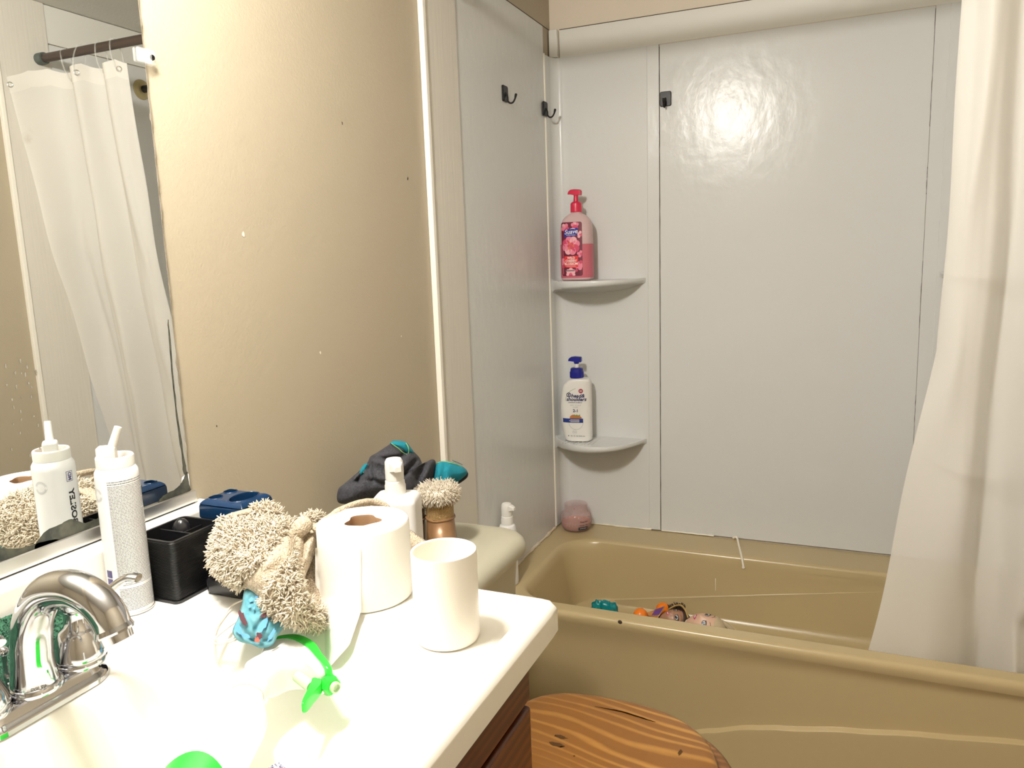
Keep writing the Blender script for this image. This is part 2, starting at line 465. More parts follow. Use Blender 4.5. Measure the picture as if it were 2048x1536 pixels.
hook(TR((.353, YB - .001, 1.640)), 'black stick-on hook facing out on the back panel beside the seam')

# ------------------------------------------------------------------ mirror over the vanity
mir = nmat('mirror_glass', (.90, .915, .90), .0, 1.)
nt, N, L, bs = nodes(mir)
tc = N.new('ShaderNodeTexCoord'); ns = N.new('ShaderNodeTexNoise'); ns.inputs['Scale'].default_value = 16; ns.inputs['Detail'].default_value = 8
L.new(tc.outputs['Object'], ns.inputs['Vector'])
mr = N.new('ShaderNodeMapRange'); mr.inputs[1].default_value = .66; mr.inputs[2].default_value = .74; mr.inputs[3].default_value = 0; mr.inputs[4].default_value = .22
L.new(ns.outputs['Fac'], mr.inputs[0]); L.new(mr.outputs[0], bs.inputs['Roughness'])
M['mirror'] = mir
mat('glass_edge', (.35, .42, .38), .1, 0.); mat('tarnish', (.05, .055, .045), .22); add_var(M['tarnish'], (.035, .04, .035), (.10, .10, .075), 60)
mat('steel', (.75, .74, .72), .3, 1.)
MZ0, MZ1, MY0, MY1, MX = .892, 1.70, -1.20, -.0255, .006
m = thing('wall_mirror', (0, (MY0 + MY1) / 2, MZ0), 'large frameless wall mirror with tarnished bottom edge above the sink', 'mirror')
part('glass', MB().box((.0008, MY0, MZ0), (MX, MY1, MZ1)), ['mirror'], m, 20)
# chipped, bright edge of the plate
ed = MB(); ez = [MZ0 + (MZ1 - MZ0) * k / 60 for k in range(61)]
ed.tube([(.0042 + random.uniform(-.0006, .0006), MY1 + .0006 + random.uniform(-.0009, .0009), z) for z in ez], [.0018 + random.uniform(-.0007, .0008) for _ in ez], 6)
part('plate_edge', ed, 'chrome', m)
# places where the silver has gone
def blot(pts, n=5):
    P = catmull([(y, z, 0) for y, z in pts], n, True)
    return [(p.x + random.uniform(-.0006, .0006), p.y + random.uniform(-.0006, .0006)) for p in P]
fx = lambda u, v: (MX + .0003, u, v)
def mm(px, py): q = at(px, py, 0, MX); return (q.y, q.z)
part('tarnished_edge', MB().patch(blot([mm(72, 1098), mm(88, 1066), mm(118, 1050), mm(142, 1038), mm(170, 1046), mm(197, 1036), mm(215, 1040), mm(228, 1050), mm(214, 1044 + 12), mm(150, 1070)]), fx), 'tarnish', m)
part('tarnished_edge', MB().patch(blot([mm(-2, 1122), mm(-2, 1098), mm(34, 1098), mm(70, 1088), mm(110, 1078), mm(110, 1087)]), fx), 'tarnish', m)
part('tarnished_edge', MB().patch(blot([mm(318, 1008), mm(326, 992), mm(352, 978), mm(364, 964), mm(371, 948), mm(375, 944), mm(378, 968), mm(380, 984), mm(352, 995)]), fx), 'tarnish', m)
part('tarnished_edge', MB().patch(blot([mm(367, 944), mm(362, 900), mm(352, 830), mm(343, 742), mm(336, 650), mm(338, 650), mm(346, 742), mm(355, 830), mm(366, 900), mm(373, 944)]), fx), 'tarnish', m)
dsp = MB(); mat('dried_drop', (.22, .20, .16), .8)
for _ in range(24):
    p = at(random.uniform(3, 80), random.uniform(720, 930), 0, MX); r = random.uniform(.0004, .0012); e = random.uniform(1, 3.5)
    dsp.patch([(r * cos(2 * pi * k / 7), r * e * sin(2 * pi * k / 7)) for k in range(7)], lambda u, v, p=p: (MX + .0003, p.y + u, p.z + v))
o = part('water_spot', dsp, 'dried_drop', m); o['kind'] = 'stuff'
ch = MB(); pr = [(.0, MZ0 - .011), (.0105, MZ0 - .011), (.0105, MZ0 + .005), (.0085, MZ0 + .006), (.0072, MZ0 + .004), (.0072, MZ0 - .001), (.0, MZ0 - .001)]
ch.loft([[(x, y, z) for x, z in pr] for y in (MY0, MY1 + .006)], True, True, True)
part('bottom_channel', ch, 'steel', m, 20)['label'] = 'brushed metal channel'
part('channel_shadow_gap', MB().box((0, MY0, MZ0 - .0128), (.0085, MY1 + .004, MZ0 - .0108)), 'black_gloss', m)
mat('clear_plastic', (.80, .80, .78), .08)
nt, N, L, bs = nodes(M['clear_plastic']); out = [n for n in N if n.type == 'OUTPUT_MATERIAL'][0]
tp = N.new('ShaderNodeBsdfTransparent'); mx = N.new('ShaderNodeMixShader'); mx.inputs[0].default_value = .8
L.new(bs.outputs[0], mx.inputs[1]); L.new(tp.outputs[0], mx.inputs[2]); L.new(mx.outputs[0], out.inputs['Surface'])
cy, cz = -.021, 1.481
cl = MB().box((.0005, cy - .003, cz - .010), (.0085, cy + .013, cz + .010), .0025).box((.0065, cy - .018, cz - .009), (.0115, cy + .004, cz + .009), .002)
c = part('mirror_clip', cl, 'clear_plastic', m); c['label'] = 'clear plastic clip'
part('screw', MB().lathe([(0, .0), (.0038, .0), (.0034, .0016), (.0012, .002), (.001, .0008), (0, .0008)], 16, T=TR((.0086, cy + .006, cz)) @ Matrix.Rotation(pi / 2, 4, 'Y')), 'black_gloss', c)

# ------------------------------------------------------------------ vanity light above the mirror (out of the frame)
mat('bulb', (1, .9, .75), .4)
nt, N, L, bs = nodes(M['bulb']); bs.inputs['Emission Color'].default_value = (1., .955, .885, 1); bs.inputs['Emission Strength'].default_value = BULB
l = thing('vanity_light', (0, -.39, 1.80), 'chrome vanity light bar with round bulbs on the wall above the mirror', 'light fixture')
part('back_bar', MB().box((0, -.62, 1.82), (.03, -.16, 1.91), .006), 'chrome', l)
for y in (-.33, -.45):
    so = part('socket', MB().lathe([(.022, 0), (.022, .18), (.024, .182), (.024, .198)], 20, T=TR((.03, y, 1.865)) @ Matrix.Rotation(pi / 2, 4, 'Y')), 'chrome', l)
    part('bulb', MB().ball((.275, y, 1.865), .050, 24), 'bulb', l)

# ------------------------------------------------------------------ shower pipe stub on the right wall (seen in the mirror)
mat('old_brass', (.45, .38, .20), .4, .6); mat('dark_metal', (.05, .045, .042), .35, .6)
s = thing('shower_pipe', (XR - .005, 1.2, 1.80), 'dark shower pipe with yellowed round flange on the right wall, in the mirror', 'shower pipe')
RX = Matrix.Rotation(-pi / 2, 4, 'Y')
part('flange', MB().lathe([(.033, 0), (.032, .004), (.022, .009), (.017, .012)], 32, T=TR((XR - .005, 1.2, 1.80)) @ RX), 'old_brass', s)
part('pipe', MB().tube(catmull([(XR - .01, 1.2, 1.80), (XR - .05, 1.2, 1.80), (XR - .085, 1.2, 1.79), (XR - .11, 1.2, 1.768)], 5), .012, 16), 'dark_metal', s)

# ------------------------------------------------------------------ curtain rod, rings, curtain
mat('rod', (.085, .062, .052), .4, .3); mat('grey_rubber', (.10, .12, .11), .6)
RY, RZ = .838, 1.822
r = thing('curtain_rod', (XR / 2, RY, RZ), 'dark brown tension curtain rod across the tub, seen in the mirror', 'curtain rod')
part('outer_tube', MB().tube([(.02, RY, RZ), (.78, RY, RZ)], .0145, 20), 'rod', r)
part('inner_tube', MB().tube([(.78, RY, RZ), (XR - .03, RY, RZ)], .0122, 20), 'rod', r)
part('tube_collar', MB().tube([(.772, RY, RZ), (.79, RY, RZ)], .0153, 20), 'rod', r)
for x0, x1 in ((.001, .03), (XR - .034, XR - .001)):
    part('end_cap', MB().tube([(x0, RY, RZ), (x1, RY, RZ)], .0165, 20), 'grey_rubber', r)
# curtain as one folded sheet: top line bunched by the right wall, hem dropped into the tub
top = catmull([(1.332, .724, 0), (1.318, .768, 0), (1.295, .812, 0), (1.262, .846, 0), (1.228, .852, 0), (1.197, .818, 0), (1.172, .806, 0), (1.150, .846, 0), (1.118, .868, 0), (1.092, .838, 0), (1.068, .822, 0), (1.043, .842, 0), (1.022, .858, 0)], 10)
bot = catmull([(1.336, 1.005, 0), (1.322, 1.015, 0), (1.300, 1.02, 0), (1.278, 1.00, 0), (1.252, .985, 0), (1.222, .955, 0), (1.192, .965, 0), (1.158, 1.025, 0), (1.128, 1.035, 0), (1.090, .990, 0), (1.030, .975, 0), (.965, .985, 0), (.905, .992, 0)], 10)
KT = len(top) - 1
zT, zB = 1.785, .21
def curt(u, v):
    k = u * KT; i = min(int(k), KT - 1); fr = k - i
    a = top[i].lerp(top[i + 1], fr); b = bot[i].lerp(bot[i + 1], fr)
    w = v ** 1.15
    # the free left-hand edge swings out only near the bottom
    sw = max(0, (v - .55) / .45) ** 1.5
    p = a.lerp(b, w)
    edge = max(0, (u - .72) / .28) ** 1.3
    p.x += edge * (.055 * (1 - abs(2 * v - 1)) * .9 - .0 * sw)
    lim = .947 + .0 * v
    if v > .93 * (zT - TZ - .02) / (zT - zB) and u > .12: p.y = max(p.y, lim)
    p += V((noise.noise(V((u * 7, v * 4, 1))) * .012, noise.noise(V((u * 9, v * 5, 7))) * .016, 0)) * min(1, v * 3)
    p.x = min(p.x, XR - .0155)
    zz = zT + (zB - zT) * v
    if zz < .62: p.x = min(p.x, XR - .0155 - .085 * min(1, (.62 - zz) / .26))
    z = zT + (zB - zT) * v - .010 * abs(sin(u * pi * 5.5)) * (1 - v) - (.035 * max(0, 1 - u / .1) * (1 - v))
    return V((p.x, p.y, z))
mat('curtain', (.87, .85, .805), .55); 
nt, N, L, bs = nodes(M['curtain']); out = [n for n in N if n.type == 'OUTPUT_MATERIAL'][0]
tl = N.new('ShaderNodeBsdfTranslucent'); tl.inputs['Color'].default_value = (.88, .86, .80, 1)
tp = N.new('ShaderNodeBsdfTransparent'); tp.inputs['Color'].default_value = (1, 1, 1, 1)
m1 = N.new('ShaderNodeMixShader'); m1.inputs[0].default_value = .25
m2 = N.new('ShaderNodeMixShader'); m2.inputs[0].default_value = .14
L.new(bs.outputs[0], m1.inputs[1]); L.new(tl.outputs[0], m1.inputs[2]); L.new(m1.outputs[0], m2.inputs[1]); L.new(tp.outputs[0], m2.inputs[2]); L.new(m2.outputs[0], out.inputs['Surface'])
M['curtain_hem'] = M['curtain'].copy(); M['curtain_hem'].name = 'curtain_hem'
M['curtain_hem'].node_tree.nodes['Mix Shader.001'].inputs[0].default_value = .06
sc_ = thing('shower_curtain', (1.2, RY, .2), 'translucent white fabric shower curtain gathered at the right end of the bathtub', 'shower curtain')
part('fabric', MB().grid(curt, 150, 70), 'curtain', sc_, 180, flip=True)
part('top_hem', MB().grid(lambda u, v: curt(u, v * .028) + V((0, -.0012, 0)), 150, 2), 'curtain_hem', sc_, 180, flip=True)
mat('grommet', (.8, .8, .78), .2, .9)
for u in (.012, .31, .52, .74, .93):
    p = curt(u, .014); q = curt(u + .01, .014); T = frame(p + V((0, -.001, 0)), q - p)
    part('grommet', MB().grid(lambda a, b, T=T: T @ V(((.0065 + .002 * cos(2 * pi * b)) * cos(2 * pi * a), .002 * sin(2 * pi * b), (.0065 + .002 * cos(2 * pi * b)) * sin(2 * pi * a))), 20, 8, True, True), 'grommet', sc_)
for k, (u, lab) in enumerate(((.31, 'clear curtain ring nearest the rod end, seen in the mirror'), (.52, 'clear curtain ring, second from the rod end in the mirror'), (.74, 'clear curtain ring, third from the rod end in the mirror'), (.93, 'clear curtain ring at the curtain edge farthest from the rod end'))):
    p = curt(u, .014); cx = p.x; hgt = RZ + .018 - p.z
    pts = []
    for i in range(24):
        a = 2 * pi * i / 24
        pts.append((cx + .002 * sin(a), (RY * (1 + sin(a)) + p.y * (1 - sin(a))) / 2 + .019 * cos(a), (RZ + .0175 + p.z - .008) / 2 + sin(a) * (RZ + .0175 - p.z + .008) / 2))
    tag(part('curtain_ring', MB().tube(pts, .0022, 8, closed=True), 'clear_plastic', None), lab, 'curtain ring', 'clear rings on the curtain rod')
# ------------------------------------------------------------------ vanity top with molded sink
CZ = .80; CD = .5475
mat('marble', (.88, .86, .80), .16); add_rough(M['marble'], 8, .12, .24)
v = thing('sink_counter', (.27, -.55, CZ - .04), 'glossy off-white molded vanity top with sunken sink and backsplash on the oak cabinet', 'countertop')
nA = 240
scx, scy, sa, sb = .322, -.418, .141, .307
def oval(k, da=0., dz=0., ex=2.7, sh=(0, 0)):
    out = []
    for i in range(nA):
        a = 2 * pi * i / nA; c, s_ = cos(a), sin(a)
        r = (abs(c) ** ex + abs(s_) ** ex) ** (-1 / ex)
        out.append((scx + sh[0] + (sa * k + da) * r * c, scy + sh[1] + (sb * k + da) * r * s_, CZ + dz))
    return out
def outer(ins, z, r=.02):
    r = .013 if ins < .035 else .03
    x0, x1, y0, y1 = .028, CD - ins, -1.15, .008 - ins
    rr = rrect(x0, x1, y0, y1, r, 10)
    # resample by direction from the sink centre so that the rings match the oval
    out = []
    for i in range(nA):
        a = 2 * pi * i / nA; c, s_ = cos(a), sin(a)
        ex = 2.7; r_ = (abs(c) ** ex + abs(s_) ** ex) ** (-1 / ex)
        d = V((sa * r_ * c, sb * r_ * s_)); best = None
        for q in range(len(rr)):
            p1, p2 = V(rr[q]) - V((scx, scy)), V(rr[(q + 1) % len(rr)]) - V((scx, scy)); e = p2 - p1
            det = d.x * -e.y + e.x * d.y
            if abs(det) < 1e-12: continue
            t = (p1.x * -e.y + e.x * p1.y) / det; w = (d.x * p1.y - d.y * p1.x) / det
            if t > 0 and -1e-6 <= w <= 1 + 1e-6: best = t if best is None else max(best, t)
        out.append((scx + d.x * best, scy + d.y * best, z))
    return out
b = MB()
# front lip profile is only on the room side and the free end; built as a separate rim below
rings = [oval(1.0, .014, 0), oval(1, .010, -.0005), oval(1, .005, -.0025), oval(1, .0, -.008), oval(1, -.007, -.022), oval(1, -.022, -.055), oval(.82, -.02, -.088, 2.5), oval(.62, -.02, -.106, 2.3), oval(.35, -.01, -.114, 2.1), oval(.1, 0, -.117, 2)]
part('sink_basin', MB().loft(rings, True, False, True), 'marble', v, 60)
part('slab', MB().loft([oval(1.0, .014, 0), outer(.060, CZ, .03), outer(.038, CZ, .03), outer(.034, CZ - .0008, .03), outer(.0315, CZ - .0026, .03), outer(.029, CZ - .0008), outer(.026, CZ + .0020), outer(.019, CZ + .0030), outer(.009, CZ + .0026), outer(.0045, CZ + .0005), outer(.0018, CZ - .0035), outer(.0008, CZ - .0060), outer(0, CZ - .0075), outer(0, CZ - .0345), outer(.003, CZ - .0365), outer(.03, CZ - .037)], True), 'marble', v, 40)
bs_ = MB(); pr = [(.0, CZ - .036), (.0, CZ + .0785), (.024, CZ + .0785), (.029, CZ + .076), (.031, CZ + .071), (.032, CZ + .02), (.035, CZ + .009), (.041, CZ + .0025), (.050, CZ - .0002), (.050, CZ - .036)]
bs_.loft([[(x, y, z) for x, z in pr] for y in (-1.15, -.03, -.012, -.004)], True, True, True)
part('backsplash', bs_, 'marble', v, 50)
# ------------------------------------------------------------------ oak cabinet
def wood(name, dark, light, freq, warp, rough=.35, axis=1, nsx=(2., 7., 7.), rot=0., fine=.25, spread=(.25, .9)):
    "plain-sawn grain: lines run across the given axis, bent by a stretched noise"
    m = nmat(name, light, rough); nt, N, L, bs = nodes(m)
    tc = N.new('ShaderNodeTexCoord'); mp = N.new('ShaderNodeMapping'); mp.inputs['Rotation'].default_value = (0, 0, rot)
    L.new(tc.outputs['Object'], mp.inputs['Vector'])
    m2 = N.new('ShaderNodeMapping'); m2.inputs['Scale'].default_value = nsx; L.new(mp.outputs[0], m2.inputs['Vector'])
    n1 = N.new('ShaderNodeTexNoise'); n1.inputs['Scale'].default_value = 1; n1.inputs['Detail'].default_value = 2.5; n1.inputs['Roughness'].default_value = .35; L.new(m2.outputs[0], n1.inputs['Vector'])
    sp = N.new('ShaderNodeSeparateXYZ'); L.new(mp.outputs[0], sp.inputs[0])
    a = N.new('ShaderNodeMath'); a.operation = 'MULTIPLY'; a.inputs[1].default_value = freq; L.new(sp.outputs[axis], a.inputs[0])
    n4 = N.new('ShaderNodeTexNoise'); n4.noise_dimensions = '1D'; n4.inputs['Scale'].default_value = freq / 26; n4.inputs['Detail'].default_value = 1.5; L.new(sp.outputs[axis], n4.inputs['W'])
    a2 = N.new('ShaderNodeMath'); a2.operation = 'MULTIPLY_ADD'; a2.inputs[1].default_value = 11; L.new(n4.outputs['Fac'], a2.inputs[0]); L.new(a.outputs[0], a2.inputs[2]); a = a2
    b = N.new('ShaderNodeMath'); b.operation = 'MULTIPLY_ADD'; b.inputs[1].default_value = warp; L.new(n1.outputs['Fac'], b.inputs[0]); L.new(a.outputs[0], b.inputs[2])
    c_ = N.new('ShaderNodeMath'); c_.operation = 'SINE'; L.new(b.outputs[0], c_.inputs[0])
    d = N.new('ShaderNodeMath'); d.operation = 'MULTIPLY_ADD'; d.inputs[1].default_value = .5; d.inputs[2].default_value = .5; L.new(c_.outputs[0], d.inputs[0])
    m3 = N.new('ShaderNodeMapping'); m3.inputs['Scale'].default_value = tuple(v * 22 for v in nsx); L.new(mp.outputs[0], m3.inputs['Vector'])
    n2 = N.new('ShaderNodeTexNoise'); n2.inputs['Scale'].default_value = 1; n2.inputs['Detail'].default_value = 3; L.new(m3.outputs[0], n2.inputs['Vector'])
    mx = N.new('ShaderNodeMix'); mx.data_type = 'FLOAT'; mx.inputs[0].default_value = fine
    L.new(d.outputs[0], mx.inputs[2]); L.new(n2.outputs['Fac'], mx.inputs[3])
    n3 = N.new('ShaderNodeTexNoise'); n3.inputs['Scale'].default_value = .55; n3.inputs['Detail'].default_value = 1; L.new(m2.outputs[0], n3.inputs['Vector'])
    mr = N.new('ShaderNodeMapRange'); mr.inputs[1].default_value = .38; mr.inputs[2].default_value = .6; mr.inputs[3].default_value = .35; mr.inputs[4].default_value = 1.
    L.new(n3.outputs['Fac'], mr.inputs[0])
    pw = N.new('ShaderNodeMath'); pw.operation = 'MULTIPLY'; L.new(mx.outputs[0], pw.inputs[0]); L.new(mr.outputs[0], pw.inputs[1])
    r = N.new('ShaderNodeValToRGB'); r.color_ramp.elements[0].color = (*dark, 1); r.color_ramp.elements[1].color = (*light, 1)
    r.color_ramp.elements[0].position, r.color_ramp.elements[1].position = spread
    L.new(pw.outputs[0], r.inputs['Fac']); L.new(r.outputs['Color'], bs.inputs['Base Color'])
    bp = N.new('ShaderNodeBump'); bp.inputs['Strength'].default_value = .15; bp.inputs['Distance'].default_value = .0008
    L.new(mx.outputs[0], bp.inputs['Height']); L.new(bp.outputs[0], bs.inputs['Normal'])
    M[name] = m; return m
wood('oak', (.062, .014, .003), (.21, .060, .015), 380, 14, .33, 2, (5, 1.5, 9), 0, .45)
wood('oak_rail', (.055, .012, .003), (.19, .052, .013), 420, 12, .33, 2, (5, 1.2, 9), 0, .5)
wood('oak_stile', (.10, .026, .007), (.28, .092, .028), 420, 8, .33, 1, (7, 9, 1.2), 0, .5)
c = thing('vanity_cabinet', (.25, -.55, 0), 'dark reddish oak vanity cabinet under the off-white sink top', 'cabinet')
cb_ = MB()
cb_.box((.004, -.022, .0), (.483, -.004, CZ - .0375), .001)
part('side_panel', cb_, 'oak_stile', c)
part('side_panel', MB().box((.004, -1.13, .0), (.483, -1.112, CZ - .0375), .001), 'oak_stile', c)
part('bottom_panel', MB().box((.004, -1.112, .085), (.483, -.022, .10), .001), 'oak_stile', c)
part('face_frame', MB().box((.483, -.048, .08), (.502, -.004, CZ - .038), .002).box((.483, -1.13, CZ - .060), (.502, -.0485, CZ - .038), .002), 'oak_stile', c)
part('drawer_front', MB().box((.5025, -.46, CZ - .122), (.515, -.016, CZ - .044), .0045, 3), 'oak_rail', c)
part('drawer_front', MB().box((.5025, -.90, CZ - .122), (.515, -.49, CZ - .044), .0045, 3), 'oak_rail', c)
for y0, y1 in ((-.46, -.016), (-.90, -.49)):
    d = part('door', MB().box((.5025, y0, .12), (.515, y1, CZ - .130), .0045, 3), 'oak', c)
    part('raised_panel', MB().box((.514, y0 + .055, .18), (.5185, y1 - .055, CZ - .19), .004, 2), 'oak', d)

# ------------------------------------------------------------------ faucet
f = thing('faucet', (.146, -.376, CZ), 'chrome two-handle faucet with high arched spout on the sink', 'faucet')
pl = MB(); L_ = []
for ins, z in ((.0, 0), (.0, .0045), (.0015, .007), (.004, .0085), (.0055, .0105), (.008, .0165), (.010, .0178)):
    L_.append([(x, y, CZ + .0006 + z) for x, y in rrect(.117 + ins, .1745 - ins, -.443 + ins, -.296 - ins, .0285 - ins * .6, 12)])
part('base_plate', pl.loft(L_, True, True, True), 'chrome', f, 30)
sp = MB(); sy = -.3695; z0 = CZ + .0178
P = catmull([(.150, sy, z0), (.151, sy, .850), (.160, sy, .888), (.184, sy, .918), (.217, sy, .9285), (.243, sy, .9245), (.261, sy, .9115), (.269, sy, .894)], 8)
rad = [.0186 + .0045 * max(0, 1 - k / 8) ** 1.6 - .0036 * k / (len(P) - 1) for k in range(len(P))]
sp.tube(P, rad, 32)
part('spout', sp, 'chrome', f, 60)
part('spout_collar', MB().lathe([(.0245, 0), (.0245, .003), (.0232, .006), (.022, .007)], 40, T=TR((.150, sy, z0))), 'chrome', f, 30)
dirn = (P[-1] - P[-2]).normalized(); T = frame(P[-1] - dirn * .001, (0, 1, 0), -dirn)
part('aerator', MB().lathe([(.0156, .005), (.0168, .001), (.0162, -.001), (.0137, -.0015), (.0132, -.008), (.0112, -.0085), (.0105, -.004)], 28, T=T), 'chrome', f, 30)
def handle(y, ang):
    h = part('handle', MB().lathe([(.0255, 0), (.0258, .003), (.0245, .0055), (.0255, .0075), (.0255, .011), (.0235, .019), (.0195, .030), (.0175, .0335), (.0165, .035), (.0118, .040), (.0105, .050), (.0112, .0545), (.0155, .0575), (.0175, .062), (.0172, .068), (.0135, .0735), (.007, .0765), (.0, .077)], 40, T=TR((.1465, y, z0))), 'chrome', f, 40)
    T = TR((.1465, y, z0), ang)
    pts = catmull([(.008, 0, .066), (.022, 0, .068), (.040, 0, .076), (.055, 0, .087), (.066, 0, .0925), (.076, 0, .092)], 5)
    part('lever', MB().tube([T @ p for p in pts], [.0095 + (.0062 - .0095) * k / (len(pts) - 1) for k in range(len(pts))], 16, flat=.62), 'chrome', h, 60)
handle(-.3695 + .051, radians(14)); handle(-.3695 - .051, radians(-14))
part('lift_rod', MB().tube([(.1185, sy - .006, CZ + .0055), (.1185, sy - .006, CZ + .05)], .0026, 10).ball((.1185, sy - .006, CZ + .052), .0052, 12), 'chrome', f)
part('spout_seam_mark', MB().text('DELTA', .0052, lambda u, w: (.150 + .0219 * cos(radians(-25) + u / .0219), sy + .0219 * sin(radians(-25) + u / .0219), z0 + .0075 + w), 0), mat('grey_mark', (.35, .35, .36), .4), f, 0)

# ------------------------------------------------------------------ green scrub cloth behind the faucet
mat('green', (.012, .062, .032), .95); add_var(M['green'], (.006, .035, .018), (.028, .11, .06), 220)
g = MB()
def gp(u, w):
    y = -.72 + (.72 - .262) * u; x = .1135 - (.1135 - .040) * w
    z = CZ + .004 + .042 * w ** 1.2 + .003 * noise.noise(V((u * 14, w * 4, 3)))
    return (x + .003 * noise.noise(V((u * 11, w * 3, 9))), y, z)
def gl(u, w):
    p = V(gp(min(1, max(0, u)), min(1, max(0, w)))); return p
g.grid(lambda u, w: gl(u, w) + V((.0, 0, .004)), 60, 16); g.grid(lambda u, w: gl(u, w) - V((.0, 0, .0025)), 60, 16)
for e in (0, 1):
    g.grid(lambda u, w, e=e: gl(u, e) + V((0, 0, .004 - .0065 * w)), 60, 1); g.grid(lambda u, w, e=e: gl(e, u) + V((0, 0, .004 - .0065 * w)), 16, 1)
gt = tag(part('scrub_cloth', g, 'green'), 'dark green fuzzy cloth lying between the chrome faucet and the backsplash', 'cloth')
gf = MB(); strands(gf, surf_spots(gt, 5200, lambda p, n: p.y > -.56 and n.z > .2), .0028, .00045, .9, 2)
o = part('nap', gf, 'green', gt, 180); o['kind'] = 'stuff'

# ------------------------------------------------------------------ white aerosol can
mat('white_gloss', (.83, .83, .84), .22); mat('white_plastic', (.80, .79, .75), .38); mat('print_grey', (.10, .10, .12), .5); mat('print_purple', (.085, .075, .20), .5)
mat('print_light', (.45, .45, .47), .5); mat('black_print', (.015, .015, .018), .5); mat('rust_inside', (.20, .11, .08), .5)
KX, KY, KR = .0610, -.1835, .0243
c = thing('spray_can', (KX, KY, CZ), 'tall white aerosol can with angled nozzle and fine print, by the mirror', 'spray can')
T = TR((KX, KY, CZ + .0004))
part('can_body', MB().lathe([(.020, 0), (.0228, .0005), (.0240, .003), (KR, .006), (KR, .169), (.0236, .175), (.0208, .1800), (.0195, .181)], 56, T=T), 'white_gloss', c, 50)
part('bottom_rim', MB().lathe([(.0236, .0), (.0246, .0008), (.0246, .0026), (.0240, .003)], 48, T=T), 'steel', c)
part('collar', MB().lathe([(.0200, .1795), (.0210, .1805), (.0210, .1915), (.0202, .1932), (.0194, .1937), (.0178, .1932), (.0172, .190), (.0168, .184), (0, .184)], 48, T=T, cap0=False), 'white_plastic', c, 40)
part('valve_cup', MB().lathe([(.0166, .1845), (.010, .1848), (0, .185)], 32, T=T, cap0=False), 'rust_inside', c)
na = atan2(.621, .783) - .25
Tn = TR((KX - .004, KY - .003, CZ + .186), radians(38))
part('actuator', MB().box((-.0135, -.0085, 0), (.0075, .0085, .019), .003, 3, T=Tn), 'white_plastic', c, 50)
n0 = Tn @ V((.003, 0, .017)); ex = Tn @ V((.0125, 0, .041))
part('nozzle', MB().tube([n0, n0.lerp(ex, .5), ex], [.0047, .0044, .0041], 16), 'white_plastic', c, 40)
def can(u, w, o=.00018): return T @ V(((KR + o) * cos(u), (KR + o) * sin(u), w))
pr = MB(); random.seed(4)
a0, a1 = radians(-67), radians(42)
z = .1655; row = 0
while z > .006:
    if .0345 < z < .0385: z -= .003; continue
    h = .00062 if row > 1 else .0009
    a = a0 + random.uniform(0, .01); end = a1 - (random.uniform(0, .35) if row % 7 == 6 else 0)
    while a < end:
        l = random.uniform(.02, .16); pr.rect(a, z, min(a + l, end), z + h, can, 0, 2, 1); a += l + random.uniform(.012, .025)
    z -= .00178 if row > 1 else .0026; row += 1
part('fine_print', pr, 'print_grey', c, 0)['kind'] = 'stuff'
bd = MB(); ba = radians(-104); bz = .150
for r0, r1 in ((.0078, .0081), (.0054, .0057)):
    bd.grid(lambda u, w: can(ba + (r0 + (r1 - r0) * w) * cos(2 * pi * u) / KR, bz + (r0 + (r1 - r0) * w) * sin(2 * pi * u)), 40, 1)
for k in range(30):
    a = 2 * pi * k / 30
    if abs(sin(a)) < .25: continue
    bd.rect(-.0004, -.0006, .0004, .0006, lambda u, w, a=a: can(ba + (.0068 * cos(a) + u) / KR, bz + .0068 * sin(a) + w), 0, 1, 1)
bd.rect(-.0085 / KR, -.0011, .0085 / KR, .0011, lambda u, w: can(ba + u, bz + w, .00022), 1, 8, 1)
part('round_badge', bd, ['print_light', 'white_gloss'], c, 0)
bl = MB(); ta = radians(175)
bl.text('BOSLEY', .0108, lambda u, w: can(ta + u / KR, .098 + w, .0002), 0, .035, 0, 'LEFT', rot=pi / 2, sx=1.22)
bl.text('MD', .0066, lambda u, w: can(ta + u / KR, .098 + w, .0003), 1, .03, 0, 'LEFT', u=-.0, v=.0565, rot=pi / 2, sx=1.05)
for (u0, v0, u1, v1) in ((-.0044, .0553, -.0038, .0683), (.0038, .0553, .0044, .0683), (-.0044, .0553, .0044, .0559), (-.0044, .0677, .0044, .0683)):
    bl.rect(u0 / KR, v0, u1 / KR, v1, lambda u, w: can(ta + u, .098 + w, .0003), 1, 2, 1)
part('brand_lettering', bl, ['black_print', 'print_purple'], c, 0)
bl = MB()
for k, (z0_, z1_) in enumerate(((.036, .0475), (.049, .058))): bl.rect(radians(-106), z0_, radians(-84), z1_, can, 0, 5, 1)
part('purple_box', bl, 'print_purple', c, 0)

# ------------------------------------------------------------------ ribbed black caddy
mat('black_plastic', (.009, .009, .010), .3); mat('black_satin', (.014, .014, .016), .22)
k = thing('organizer_caddy', (.085, -.10, CZ), 'ribbed black plastic organizer box with compartments beside the white spray can', 'organizer')
cx0, cx1, cy0, cy1, ch = .038, .106, -.156, -.072, .0795
kb = MB(); rr = rrect(cx0, cx1, cy0, cy1, .008, 5); N_ = 46; rings = []
rings.append([(x, y, CZ + .0004) for x, y in rr])
for i in range(N_):
    for dz, o in ((.15, .0), (.5, .0007), (.85, .0)):
        zz = CZ + .004 + (ch - .006) * (i + dz) / N_
        rings.append([((x - .072) * (1 + o / .035) + .072, (y + .114) * (1 + o / .042) - .114, zz) for x, y in rr])
ri = rrect(cx0 + .0035, cx1 - .0035, cy0 + .0035, cy1 - .0035, .006, 5)
rings += [[(x, y, CZ + ch) for x, y in rr], [(x, y, CZ + ch) for x, y in ri], [(x, y, CZ + .006) for x, y in ri]]
part('box', kb.loft(rings, True, True, True), 'black_plastic', k, 40)
